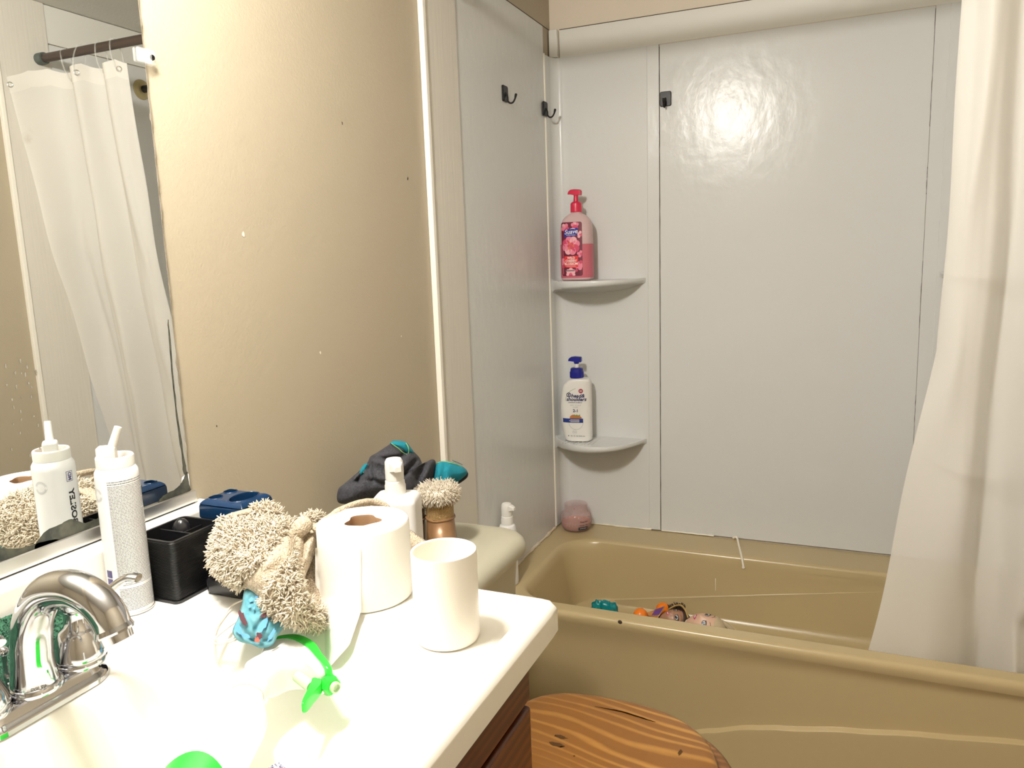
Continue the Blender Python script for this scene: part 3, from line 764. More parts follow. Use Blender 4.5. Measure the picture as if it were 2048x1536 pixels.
part('base_foot', MB().loft([[(x, y, CZ + .0002 + z) for x, y in rrect(cx0 - .0025, cx1 + .0025, cy0 - .0025, cy1 + .0025, .008, 5)] for z in (0, .0035)], True, True, True), 'black_plastic', k)
part('divider', MB().box((cx0 + .003, -.115, CZ + .006), (cx1 - .003, -.1125, CZ + ch - .004)), 'black_plastic', k)
part('divider', MB().box((.071, -.1125, CZ + .006), (.0735, cy1 + .003, CZ + ch - .008)), 'black_plastic', k)
kk = tag(part('black_cap', MB().lathe([(.0118, .0), (.0125, .002), (.0125, .062), (.0105, .071), (.005, .0765), (0, .078)], 28, T=TR((.056, -.093, CZ + .0065))), 'black_satin'), 'glossy black domed tube standing inside the ribbed black caddy', 'tube')

# ------------------------------------------------------------------ navy ceramic toothbrush holder
mat('navy', (.005, .024, .068), .1)
h = thing('toothbrush_holder', (.10, -.045, CZ), 'glossy navy blue ceramic toothbrush holder with open slots behind the black caddy', 'toothbrush holder')
hx0, hx1, hy0, hy1 = .066, .140, -.070, -.012
holes = [(.118, -.041, .013, .020), (.0805, -.026, .0075, .0075), (.0805, -.054, .0075, .0075)]
bm = bmesh.new(); nx, ny = 150, 118
top_z = CZ + .1035
def hz(x, y):
    e = min(x - hx0, hx1 - x, y - hy0, hy1 - y); z = top_z - .006 * max(0, 1 - e / .008) ** 2
    for ax, ay, ra, rb in holes:
        d = math.hypot((x - ax) / ra, (y - ay) / rb)
        if d < 1.25: z -= .052 * max(0, min(1, (1.12 - d) / .22)) ** .8 - .0012 * math.exp(-((d - 1.2) / .07) ** 2)
    return z
hb = MB(); hb.grid(lambda u, w: (hx0 + .0006 + (hx1 - hx0 - .0012) * u, hy0 + .0006 + (hy1 - hy0 - .0012) * w, hz(hx0 + (hx1 - hx0) * u, hy0 + (hy1 - hy0) * w)), nx, ny)
def side(u, w):
    rr = rrect(hx0, hx1, hy0, hy1, .009, 6); return rr
S = rrect(hx0, hx1, hy0, hy1, .002, 3)
ins = [(0, .0965), (-.0006, .094), (-.0008, .080), (.0015, .077), (.0015, .073), (-.0006, .070), (0, .05), (.002, .004), (.004, .0004)]
hb.loft([[(x + (i if x < .1 else -i), y + (i if y < -.041 else -i), CZ + z) for x, y in S] for i, z in ins], True, False, True)
part('body', hb, 'navy', h, 60)

# black dish under the towel
d = tag(part('soap_dish', (lambda b: b.loft([[(x, y, CZ + z) for x, y in rrect(.116 + i, .176 - i, -.122 + i, -.062 - i, .007, 4)] for i, z in ((.003, .0004), (.0005, .004), (0, .018), (.002, .0215), (.006, .022))], True, True, True))(MB()), 'black_satin'), 'small black rectangular dish under the shaggy beige towel', 'dish')
# ------------------------------------------------------------------ toilet paper roll with a hanging torn sheet
mat('tissue', (.90, .885, .84), .9); add_bump(M['tissue'], 900, .25, .0008)
mat('cardboard', (.36, .215, .115), .85)
RX_, RY_, RR, RH = .3155, -.0545, .0562, .0965
r = thing('toilet_paper_roll', (RX_, RY_, CZ), 'white toilet paper roll standing on the counter with a torn sheet hanging into the sink', 'toilet paper')
rb = MB(); nn = 72; rings = []
def rr_(i, z, base):
    a = 2 * pi * i / nn
    return base + .0009 * noise.noise(V((cos(a) * 2, sin(a) * 2, z * 30)))
for z, base in ((.0006, RR - .003), (.003, RR - .0006), (.03, RR + .0004), (.07, RR), (RH - .003, RR - .0004), (RH, RR - .002)):
    rings.append([(RX_ + rr_(i, z, base) * cos(2 * pi * i / nn), RY_ + rr_(i, z, base) * sin(2 * pi * i / nn), CZ + z) for i in range(nn)])
def core(i, k=1.): 
    a = 2 * pi * i / nn; return (.0205 + .0022 * sin(3 * a + 1.) + .0016 * sin(5 * a)) * k
for q in (.8, .6): rings.append([(RX_ + (core(i) + (RR - .002 - core(i)) * q) * cos(2 * pi * i / nn), RY_ + (core(i) + (RR - .002 - core(i)) * q) * sin(2 * pi * i / nn), CZ + RH + .0007) for i in range(nn)])
rings.append([(RX_ + core(i) * cos(2 * pi * i / nn), RY_ + core(i) * sin(2 * pi * i / nn), CZ + RH) for i in range(nn)])
part('paper_body', rb.loft(rings, True, True, False), 'tissue', r, 50)
cr_ = MB(); cr_.loft([[(RX_ + core(i, k) * cos(2 * pi * i / nn), RY_ + core(i, k) * sin(2 * pi * i / nn), CZ + z) for i in range(nn)] for k, z in ((1, RH), (.97, RH - .004), (.95, .05), (.95, .004))], True, False, True)
part('cardboard_core', cr_, 'cardboard', r, 60)
def roll_depth(px, py):
    d = CF + CR * ((px - 1024) / FPX) - CU * ((py - 768) / FPX); ox, oy = CAM.x - RX_, CAM.y - RY_
    A = d.x ** 2 + d.y ** 2; B = 2 * (ox * d.x + oy * d.y); Cc = ox ** 2 + oy ** 2 - (RR + .0008) ** 2; D = B * B - 4 * A * Cc
    return (-B - sqrt(max(0, D))) / (2 * A)
def sheet(u, w):
    py = 1096 + w * 247
    right = 722 if py < 1222 else 722 - (py - 1222) * .34 - max(0, py - 1290) * .55
    left = 630.5 + max(0, py - 1325) * .75
    px = left + (max(right, left + 2) - left) * u
    d = roll_depth(max(px, 634), min(py, 1195)) - .0005
    if w > .25: d -= .022 * ((w - .25) / .75) ** 1.4
    jag = 3.5 * noise.noise(V((u * 9, 4, 1))) if w > .98 else 0
    return dep(px, py + jag, d)
sh = MB(); sh.grid(sheet, 26, 40); sh.grid(lambda u, w: sheet(u, w) + CF * .0007, 26, 40)
part('hanging_sheet', sh, 'tissue', r, 180)

# ------------------------------------------------------------------ white cup
mat('cup_white', (.93, .90, .83), .35)
tag(part('cup', MB().lathe([(0, .0003), (.030, .0003), (.0335, .0018), (.0352, .0065), (.0355, .02), (.0355, .1005), (.0350, .1015), (.0338, .1015), (.0330, .1005), (.0328, .012), (.030, .006), (0, .005)], 64, T=TR((.4625, -.1195, CZ))), 'cup_white'), 'plain white plastic cup standing at the counter corner', 'cup')

# ------------------------------------------------------------------ trigger spray bottle lying in the sink
mat('spray_white', (.82, .82, .79), .3); mat('spray_green', (.02, .50, .035), .3); mat('spray_pale', (.45, .62, .38), .35)
s = thing('spray_bottle', (.295, -.33, CZ - .11), 'white cleaning bottle with bright green trigger lying in the sink', 'spray bottle')
T = frame((.307, -.1785, .770), (.955, -.295, -.02))
def prism(mb, pts, h, mi=0, sh=.84, zc=0.):
    cx = sum(p[0] for p in pts) / len(pts); cy = sum(p[1] for p in pts) / len(pts)
    P = [(p.x, p.y) for p in catmull([(x, y, 0) for x, y in pts], 4, True)]
    mb.loft([[T @ V((cx + (x - cx) * k, cy + (y - cy) * k, zc + z)) for x, y in P] for k, z in ((sh, -h), (.96, -h * .8), (1, -h * .45), (1, h * .45), (.96, h * .8), (sh, h))], True, True, True, mi)
    return mb
part('head', prism(MB(), [(-.051, .000), (-.036, .014), (.000, .014), (.028, .007), (.050, -.001), (.048, -.011), (.026, -.012), (.012, -.026), (.008, -.052), (-.028, -.052), (-.034, -.030), (-.047, -.016)], .0165), 'spray_white', s, 50)
part('top_shell', prism(MB(), [(-.053, .001), (-.042, .0165), (-.022, .0225), (.004, .0205), (.032, .0105), (.056, .003), (.056, -.004), (.032, .001), (.004, .0085), (-.022, .0115), (-.040, .007)], .0185), 'spray_green', s, 50)
part('trigger', prism(MB(), [(.041, -.012), (.051, -.008), (.059, -.015), (.066, -.029), (.0745, -.045), (.0715, -.048), (.061, -.036), (.050, -.022)], .0062, sh=.9), 'spray_green', s, 50)
part('piston', MB().tube([T @ V((.018, -.016, 0)), T @ V((.048, -.019, 0))], .0062, 14), 'spray_pale', s)
nz = MB()
for i in range(2): pass
nz.loft([[T @ V((x, -.004 + r_ * cos(2 * pi * i / 6), r_ * sin(2 * pi * i / 6))) for i in range(6)] for x, r_ in ((.053, .009), (.056, .0105), (.064, .0102), (.066, .0085))], True, True, True)
n_ = part('nozzle', nz, 'spray_green', s, 20)
part('nozzle_orifice', MB().lathe([(.006, .0), (.006, .004), (.0042, .0045), (.0035, .0015), (0, .0015)], 18, T=T @ Matrix.Translation((.066, -.004, 0)) @ Matrix.Rotation(pi / 2, 4, 'Y')), 'spray_pale', n_, 30)
nk = T @ V((-.010, -.050, 0)); bdir = V((.27, -.93, -.24)).normalized(); Tb = frame(nk, bdir.cross(V((0, 0, 1))), bdir)
part('neck_ring', MB().lathe([(.019, 0), (.0195, .002), (.0195, .017), (.018, .019)], 32, T=Tb), 'spray_white', s)
bt = [(.0165, .017), (.018, .022), (.026, .034), (.034, .048), (.0365, .062), (.0365, .200), (.034, .206), (.028, .208), (0, .2085)]
part('bottle', MB().lathe(bt, 44, T=Tb, sy=.8), 'spray_white', s, 50)
lb = MB()
for k in range(2):
    pts = [(-1.9 + .1 * i, .092 + .016 * sin(.9 * i)) for i in range(24)] + [(.4 - .1 * i, .175 + .01 * sin(i * .5)) for i in range(24)]
def bsurf(u, w, o=.0004):
    R = .0365 + o; return Tb @ V((R * cos(u), R * .8 * sin(u), w))
lb.grid(lambda a, b_: bsurf(-3.1 + 6.1 * a, .124 + .008 * sin(a * 13 + 1.5) + (.198 - .124 - .008 * sin(a * 13 + 1.5)) * b_), 40, 6)
part('green_label', lb, 'spray_green', s, 180)
# white bottle-cap canister at the front edge of the picture, with cut-off lettering
mat('navy_print', (.015, .015, .09), .5)
bc = at(594, 1575, 2, CZ + .095); ro = radians(-14)
kc = thing('deodorant_stick', (bc.x, bc.y, CZ), 'white dome-capped stick with dark blue lettering at the sink front', 'toiletry')
Td = TR((bc.x, bc.y, CZ + .0005), ro)
part('barrel', MB().lathe([(.026, 0), (.0275, .002), (.0275, .050), (.0268, .0515)], 40, T=Td, sx=1.16, sy=.80), 'white_gloss', kc)
part('cap', MB().lathe([(.0272, .052), (.0282, .0535), (.0282, .086), (.0265, .094), (.0205, .100), (.010, .1028), (0, .1032)], 40, T=Td, sx=1.16, sy=.80), 'white_gloss', kc, 60)
tx = MB()
bx = (at(579, 1562, 2, CZ + .1) - at(549, 1522, 2, CZ + .1)).normalized(); by = V((-bx.y, bx.x, 0))
for txt, sz, px_, py_ in (('CLINICAL', .0042, 551, 1522), ('24', .0060, 537, 1528), ('LONG', .0042, 522, 1535)):
    o_ = at(px_, py_, 2, CZ + .1025)
    def capf(u, w, o_=o_):
        p = o_ + bx * u + by * w; q = (Td.inverted() @ p); q2 = min(.99, math.hypot(q.x / .0327, q.y / .0226))
        p.z = CZ + .0005 + .1032 - .0007 * q2 - .0092 * q2 ** 3.4 + .0006; return p
    tx.text(txt, sz, capf, 0, .015, 0, 'LEFT')
part('cap_lettering', tx, 'navy_print', kc, 0)

# ------------------------------------------------------------------ blue printed face mask with ear loop
mat('mask', (.12, .42, .52), .8); add_var(M['mask'], (.05, .22, .28), (.17, .38, .43), 45); mat('mask_blot', (.06, .012, .02), .8); mat('mask_red', (.50, .09, .06), .8); mat('mask_pale', (.10, .30, .62), .8); mat('cord', (.80, .76, .66), .7)
m = thing('face_mask', at(515, 1250, 2, CZ - .01), 'crumpled light blue printed cloth face mask hanging from the towel into the sink', 'face mask')
dm = lambda x, y: .905 - .045 * (y - 1180) / 110
mk = MB(); soft_lump(mk, [(492, 1178), (530, 1182), (566, 1226), (572, 1246), (556, 1270), (546, 1289), (524, 1296), (500, 1288), (477, 1282), (465, 1262), (476, 1236), (484, 1208)], dm, .012, (516, 1240), 12, 5, folds=[([(478, 1262), (505, 1280), (545, 1282)], 7, .006), ([(512, 1260), (538, 1225)], 7, .006), ([(489, 1215), (500, 1258)], 8, -.004), ([(550, 1288), (566, 1240)], 6, .005)], back=.3, namp=.004, nsc=16)
part('mask_cloth', mk, 'mask', m, 180)
mb_ = MB()
def mskin(x, y, o=.0015): 
    s_ = min(.98, math.hypot((x - 516) / 55, (y - 1240) / 60)); return dep(x, y, dm(x, y) - .012 * sqrt(1 - s_ * s_) - .0035 - o)
for cx_, cy_, rx, ry, ro_, mi in ((484, 1233, 6, 13, -.5, 0), (488, 1243, 5, 9, -.4, 0), (519, 1272, 7, 7, .3, 0), (514, 1280, 5, 6, 0, 1), (530, 1230, 10, 4, -.4, 0), (502, 1200, 4, 5, .4, 2), (499, 1213, 3, 3, 0, 2), (508, 1216, 2, 4, .5, 2), (513, 1194, 3, 2, 0, 2), (477, 1258, 6, 14, -.4, 2), (525, 1250, 7, 16, .55, 2), (492, 1272, 10, 4, .2, 2), (543, 1270, 4, 15, .5, 2)):
    pts = []
    for i in range(16):
        a_ = 2 * pi * i / 16; k_ = random.uniform(.72, 1.2); x_, y_ = rx * cos(a_) * k_, ry * sin(a_) * k_
        pts.append((cx_ + x_ * cos(ro_) - y_ * sin(ro_), cy_ + x_ * sin(ro_) + y_ * cos(ro_), 0))
    pts = [(q_.x, q_.y) for q_ in catmull(pts, 3, True)]
    mb_.patch(pts, mskin, mi, 1)
part('printed_blots', mb_, ['mask_blot', 'mask_red', 'mask_pale'], m, 180)
lp = MB()
lpts = catmull([at(487, 1200, 2, CZ + .012), at(462, 1213, 2, CZ + .006), at(440, 1245, 2, CZ + .003), at(424, 1272, 2, CZ + .002), at(430, 1287, 2, CZ - .003), at(458, 1284, 2, CZ - .006), at(488, 1274, 2, CZ - .008)], 6)
lp.tube(lpts, .0011, 8)
lpts = catmull([at(478, 1240, 2, CZ + .004), at(456, 1255, 2, CZ + .002), at(430, 1278, 2, CZ - .0), at(444, 1284, 2, CZ - .006), at(492, 1266, 2, CZ - .002)], 6)
lp.tube(lpts, .0011, 8)
part('ear_loop', lp, 'cord', m, 60)

# ------------------------------------------------------------------ shaggy towel
mat('towel', (.66, .58, .46), .95); mat('towel_weave', (.56, .47, .355), .9); add_bump(M['towel_weave'], 420, .9, .003, 2); add_bump(M['towel'], 200, .6, .004)
nt, N, L, bs = nodes(M['towel_weave']); tc = N.new('ShaderNodeTexCoord'); vo = N.new('ShaderNodeTexVoronoi'); vo.inputs['Scale'].default_value = 520
L.new(tc.outputs['Object'], vo.inputs['Vector']); rp = N.new('ShaderNodeValToRGB'); rp.color_ramp.elements[0].color = (.60, .51, .39, 1); rp.color_ramp.elements[1].color = (.37, .295, .21, 1); rp.color_ramp.elements[0].position = .25; rp.color_ramp.elements[1].position = .75
L.new(vo.outputs['Distance'], rp.inputs['Fac']); L.new(rp.outputs['Color'], bs.inputs['Base Color'])
tw = thing('shaggy_towel', at(560, 1180, 2, CZ), 'crumpled beige shaggy loop-pile towel with woven bands heaped behind the toilet paper roll', 'towel')
dt = lambda x, y: .985 - .112 * (y - 1010) / 250 + .0003 * max(0, 520 - x) + .0008 * max(0, x - 588)
PT = [(442, 1050), (470, 1046), (520, 1040), (571, 1042), (594, 1048), (612, 1075), (612, 1110), (612, 1165), (624, 1196), (640, 1216), (646, 1248), (628, 1257), (600, 1249), (567, 1238), (540, 1225), (522, 1203), (504, 1185), (480, 1173), (452, 1157), (425, 1132), (421, 1105), (429, 1078)]
mb_ = MB(); soft_lump(mb_, PT, dt, .050, (548, 1122), 28, 6, folds=[([(582, 1052), (556, 1080), (533, 1113), (487, 1167)], 7, .006), ([(590, 1070), (590, 1110), (600, 1170)], 8, .010), ([(560, 1075), (520, 1160)], 24, -.006)], back=.5, namp=.008, nsc=38, power=.4)
tb = part('towel_body', mb_, 'towel_weave', tw, 180)
woven = [(583, 1051), (556, 1078), (533, 1113), (504, 1142), (487, 1167), (480, 1180), (500, 1192), (523, 1208), (529, 1180), (546, 1161), (571, 1124), (586, 1106), (590, 1072), (600, 1050)]
flap = [(590, 1044), (660, 1030), (690, 1060), (690, 1215), (630, 1215), (606, 1186), (597, 1160), (589, 1112)]
def shag(p, n):
    x, y = topx(p)
    return not inside(woven, x, y) and not inside(flap, x, y)
pl_ = MB(); random.seed(21)
strands(pl_, surf_spots(tb, 6200, shag), .0105, .00100, 1.3, 4, bias=V((0, 0, -.5)), jit=.9, lay=.55)
# turned-back corner and a tuft beyond the fold
bk_ = MB(); soft_lump(bk_, [(443, 1050), (442, 1038), (456, 1028), (490, 1018), (518, 1011), (540, 1009), (558, 1022), (570, 1040), (560, 1056), (510, 1062), (465, 1062)], lambda x, y: dt(x, y) + .012, .026, (508, 1042), 12, 6, folds=[([(478, 1040), (505, 1034), (535, 1038)], 9, .022)], back=.6, namp=.004, nsc=22)
b2 = part('turned_corner', bk_, 'towel_weave', tw, 180)
strands(pl_, surf_spots(b2, 1500, lambda p, n: not (topx(p)[1] < 1034 and topx(p)[0] < 505)), .0100, .00100, 1.3, 4, bias=V((0, 0, -.45)), jit=.9, lay=.55)
tf_ = MB(); soft_lump(tf_, [(598, 1046), (604, 1036), (622, 1028), (640, 1027), (650, 1036), (640, 1050), (616, 1054)], lambda x, y: dt(x, y) + .010, .012, (623, 1041), 8, 5, back=.8)
b3 = part('tuft', tf_, 'towel_weave', tw, 180)
strands(pl_, surf_spots(b3, 420), .0075, .00095, .9, 3, bias=V((0, 0, -.2)), jit=.7)
o = part('loop_pile', pl_, 'towel', tw, 180); o['kind'] = 'stuff'
# woven panel folded over, rolled hem running behind the roll
fl = MB(); soft_lump(fl, [(588, 1074), (600, 1066), (625, 1049), (650, 1042), (646, 1066), (634, 1098), (622, 1126), (611, 1152), (602, 1176), (597, 1150), (591, 1110)], lambda x, y: dt(x, y) - .018, .016, (613, 1096), 14, 5, folds=[([(606, 1078), (604, 1112), (602, 1150)], 7, .010), ([(630, 1062), (612, 1120)], 6, -.005)], back=.5, namp=.003, nsc=22)
part('folded_panel', fl, 'towel_weave', tw, 180)
in_ = MB(); soft_lump(in_, [(612, 1150), (632, 1090), (660, 1060), (690, 1100), (690, 1190), (660, 1225), (626, 1216), (606, 1184)], lambda x, y: dt(x, y) + .004, .010, (650, 1150), 10, 5, back=.5, namp=.003, nsc=22)
part('shaded_fold', in_, 'towel_weave', tw, 180)
part('rolled_end', MB().tube(catmull([dep(587, 1070, .945), dep(598, 1058, .943), dep(613, 1045, .952)], 5), [.0085, .0088, .0092, .0096, .010, .0104, .0108, .011, .011, .011, .0105], 14), 'towel_weave', tw, 180)
hm = catmull([dep(626, 1060, .950), dep(640, 1050, .955), dep(654, 1040, .965), dep(676, 1024, .985), dep(700, 1013, 1.01), dep(724, 1006, 1.03), dep(745, 1004, 1.045), dep(766, 1010, 1.05), dep(785, 1030, 1.05)], 6)
hb_ = MB(); hb_.tube(hm, [.0050 + .0012 * noise.noise(V((k * .3, 0, 0))) for k in range(len(hm))], 12)
part('rolled_hem', hb_, 'towel_weave', tw, 180)
e_ = MB(); soft_lump(e_, [(700, 1030), (760, 1014), (806, 1050), (830, 1066), (860, 1092), (852, 1130), (840, 1172), (815, 1184), (780, 1160), (720, 1120)], lambda x, y: 1.035 - .04 * (y - 1060) / 120, .012, (790, 1110), 12, 5, back=.5, namp=.004, nsc=20)
part('towel_end', e_, 'towel_weave', tw, 180)
# ------------------------------------------------------------------ toilet
mat('toilet_tan', (.42, .40, .305), .3); mat('toilet_white', (.74, .70, .60), .35)
wood('pine', (.200, .080, .013), (.50, .26, .058), 270, 52, .3, 1, (1.9, 4.6, 3), .10, .22, (.45, 1.05))
wood('pine_dark', (.13, .052, .011), (.26, .115, .03), 480, 14, .32, 1, (2, 6, 3), 0, .3)
LZ = .70; TY = .280
t = thing('toilet', (.35, TY, 0), 'tan toilet with a glossy pine seat lid between the vanity and bathtub', 'toilet')
tk = MB(); tk.loft([[(x, y, z) for x, y in rrect(.008 + i, .294 - i * .8, TY - .207 + i, TY + .207 - i, .045, 8)] for i, z in ((.03, .36), (.018, .375), (.004, .45), (0, .60), (-.004, .655), (-.004, .657), (.004, .657))], True, True, True)
part('tank', tk, 'toilet_tan', t, 50)
tl = MB(); tl.loft([[(x, y, z) for x, y in rrect(.006 + i * .3, .318 - i, TY - .215 + i, TY + .215 - i, .055 - i * .5, 10)] for i, z in ((.012, .6615), (.002, .662), (0, .666), (0, .676), (.003, .685), (.009, .692), (.018, .6968), (.032, .6995), (.05, LZ))], True, True, True)
part('tank_lid', tl, 'toilet_tan', t, 50)
gs = MB(); rg = [(x, y) for x, y in rrect(.006, .2985, TY - .2095, TY + .2095, .05, 14)]
gs.tube([(x, y, .6595 + random.uniform(-.001, .001)) for x, y in rg], [.0042 + random.uniform(-.0018, .0014) for _ in rg], 8, closed=True)
part('tank_sealant', gs, 'caulk_old', t, 60)
def egg(k, n=64, x0=.30, x1=.715, hw=.187):
    out = []; cx = x0 + (x1 - x0) * .50
    for i in range(n):
        a = 2 * pi * i / n; c, s_ = cos(a), sin(a); ex = 2.25 if c > 0 else 3.2
        r = (abs(c) ** ex + abs(s_) ** ex) ** (-1 / ex)
        out.append((cx + (x1 - x0) / 2 * r * c * k, TY + hw * r * s_ * k))
    return out
bl = MB(); bl.loft([[(.02 + x * .96 - q, y + (TY - y) * w, z) for x, y in egg(1)] for q, w, z in ((.09, .45, .0), (.09, .46, .03), (.09, .5, .12), (.06, .35, .21), (.02, .1, .305), (.012, .03, .343), (.012, .03, .3545))], True, True, True)
bl.box((.03, TY - .10, .20), (.34, TY + .10, .362), .03)
part('bowl', bl, 'toilet_tan', t, 50)
part('seat_ring', MB().loft([[(x, y, z) for x, y in egg(k, x0=.302, x1=.722, hw=.192)] for k, z in ((.965, .356), (1, .3615), (1, .3705), (.975, .375), (.95, .3755))], True, True, True), 'pine_dark', t, 50)
li = [(.955, .377), (.99, .380), (1, .3845), (1, .3885), (.992, .393), (.975, .396), (.945, .398), (.90, .399), (.6, .3997), (.3, .40)]
ld = part('seat_lid', MB().loft([[(x, y, z) for x, y in egg(k, x0=.312, x1=.694, hw=.183)] for k, z in li], True, True, True), 'pine', t, 60)
mat('crack_dark', (.015, .006, .003), 1., Specular_IOR_Level=0.)
cr = MB(); pts = [at(1190, 1413, 2, .3998), at(1222, 1419, 2, .3998), at(1246, 1424, 2, .3998), at(1275, 1433, 2, .3998), at(1300, 1441, 2, .3998), at(1312, 1444.5, 2, .3994)]
cp = catmull(pts, 5); cr.loft([[c + V((0, (.0003 + .0016 * sin(pi * k / (len(cp) - 1))) * s_ + random.uniform(-.0003, .0003), .0002)) for c, k in zip(cp, range(len(cp)))] for s_ in (-1, 1)], False)
part('crack', cr, 'crack_dark', ld, 0)
mat('dark_knot', (.07, .035, .014), .9, Specular_IOR_Level=.1); 
for px, py, rx, ry in ((1122, 1474, .012, .005), (1112, 1489, .014, .006), (1360, 1505, .004, .008), (1148, 1512, .002, .002)):
    p = at(px, py, 2, .40)
    kn = MB().patch([(p.x + rx * cos(2 * pi * i / 14) * random.uniform(.6, 1.2), p.y + ry * sin(2 * pi * i / 14) * random.uniform(.6, 1.2)) for i in range(14)], lambda u, w: (u, w, .40015))
    part('knot_stain', kn, 'dark_knot', ld, 0)
for y in (-.07, .07): part('hinge', MB().box((.285, TY + y - .022, .3545), (.325, TY + y + .022, .3845), .006, 3), 'pine_dark', t)
# small pale blue thing between cabinet and toilet
mat('pale_blue', (.25, .50, .55), .25, Transmission_Weight=.4)
p = at(1073, 1431, 1, .70)
b_ = thing('toilet_brush', (p.x, p.y, 0), 'small pale blue round-topped brush handle peeking out between oak vanity and wooden toilet lid', 'toilet brush')
part('handle', MB().lathe([(.0, 0), (.009, .0), (.007, .02), (.007, p.z - .02), (.010, p.z - .012), (.0125, p.z - .002), (.011, p.z + .006), (.006, p.z + .0105), (0, p.z + .0115)], 20, T=TR((p.x, p.y, .0))), 'pale_blue', b_)
part('holder_cup', MB().lathe([(.045, 0), (.047, .003), (.042, .11), (.038, .112), (.036, .108), (.038, .01), (0, .008)], 32, T=TR((p.x, p.y, 0.0004))), 'white_plastic', b_)

# ------------------------------------------------------------------ pump bottles
mat('pump_white', (.80, .79, .78), .35)
def pump(mb, T, r=.0155, sl=.045, mi=0):
    "collar, stem and beaked push head; z=0 at the shoulder of the bottle"
    mb.lathe([(r * 1.14, 0), (r * 1.14, .014), (r * 1.08, .0155), (r * 1.06, .021), (r * .72, .0235), (r * .66, .024), (r * .66, sl)], 28, mi, T)
    z = sl - .012
    rings = []
    for k, (rr, zz) in enumerate(((.94, 0), (1.0, .002), (1.02, .02), (.98, .030), (.80, .0345), (.4, .036), (.05, .0362))):
        rings.append([(r * rr * cos(2 * pi * i / 28), r * rr * sin(2 * pi * i / 28), z + zz) for i in range(28)])
    mb.loft(rings, True, True, True, mi, T)
    bk = []
    for x, w, za, zb in ((.0, .0125, .012, .033), (r * .95, .0095, .017, .0315), (r * 1.5, .0062, .0195, .0285), (r * 1.72, .0050, .0185, .0262)):
        bk.append([(x, -w, z + za), (x, w, z + za), (x, w, z + zb - .002), (x, w * .6, z + zb), (x, -w * .6, z + zb), (x, -w, z + zb - .002)])
    mb.loft(bk, True, True, True, mi, T)
    return mb
LBX, LBY = .205, .195
w = thing('soap_pump_bottle', (LBX, LBY, LZ), 'square white soap pump bottle standing on the toilet tank behind the toilet paper roll', 'soap dispenser')
topz = at(780, 919, 0, LBX).z
Hs = topz - LZ - .058
Tw = TR((LBX, LBY, LZ + .0004), radians(18))
part('body', MB().loft([[Tw @ V((x, y, z)) for x, y in rrect(-.036 + i, .036 - i, -.030 + i, .030 - i, max(.003, .010 - i * .3), 6)] for i, z in ((.004, 0), (.001, .002), (0, .006), (0, Hs - .012), (.0015, Hs - .006), (.006, Hs - .002), (.013, Hs), (.02, Hs + .0005))], True, True, True), 'pump_white', w, 50)
part('pump', pump(MB(), Tw @ Matrix.Translation((0, 0, Hs)) @ Matrix.Rotation(radians(-62), 4, 'Z'), .0145, .034), 'white_plastic', w, 45)
# second pump bottle on the ledge of the tub, behind the tank
q = at(1013, 1006, 0, .036)
w = thing('lotion_pump_bottle', (q.x, q.y, TZ), 'white lotion pump bottle mostly hidden behind the toilet tank lid, on the bathtub ledge', 'lotion bottle')
Hs = q.z - TZ - .058; Tw = TR((q.x, q.y, TZ + .0005), 0)
part('body', MB().lathe([(.022, 0), (.0245, .002), (.0255, .01), (.0255, Hs - .02), (.021, Hs - .005), (.0165, Hs)], 32, T=Tw), 'pump_white', w, 50)
part('pump', pump(MB(), Tw @ Matrix.Translation((0, 0, Hs)) @ Matrix.Rotation(radians(-8), 4, 'Z'), .0145, .034), 'white_plastic', w, 45)

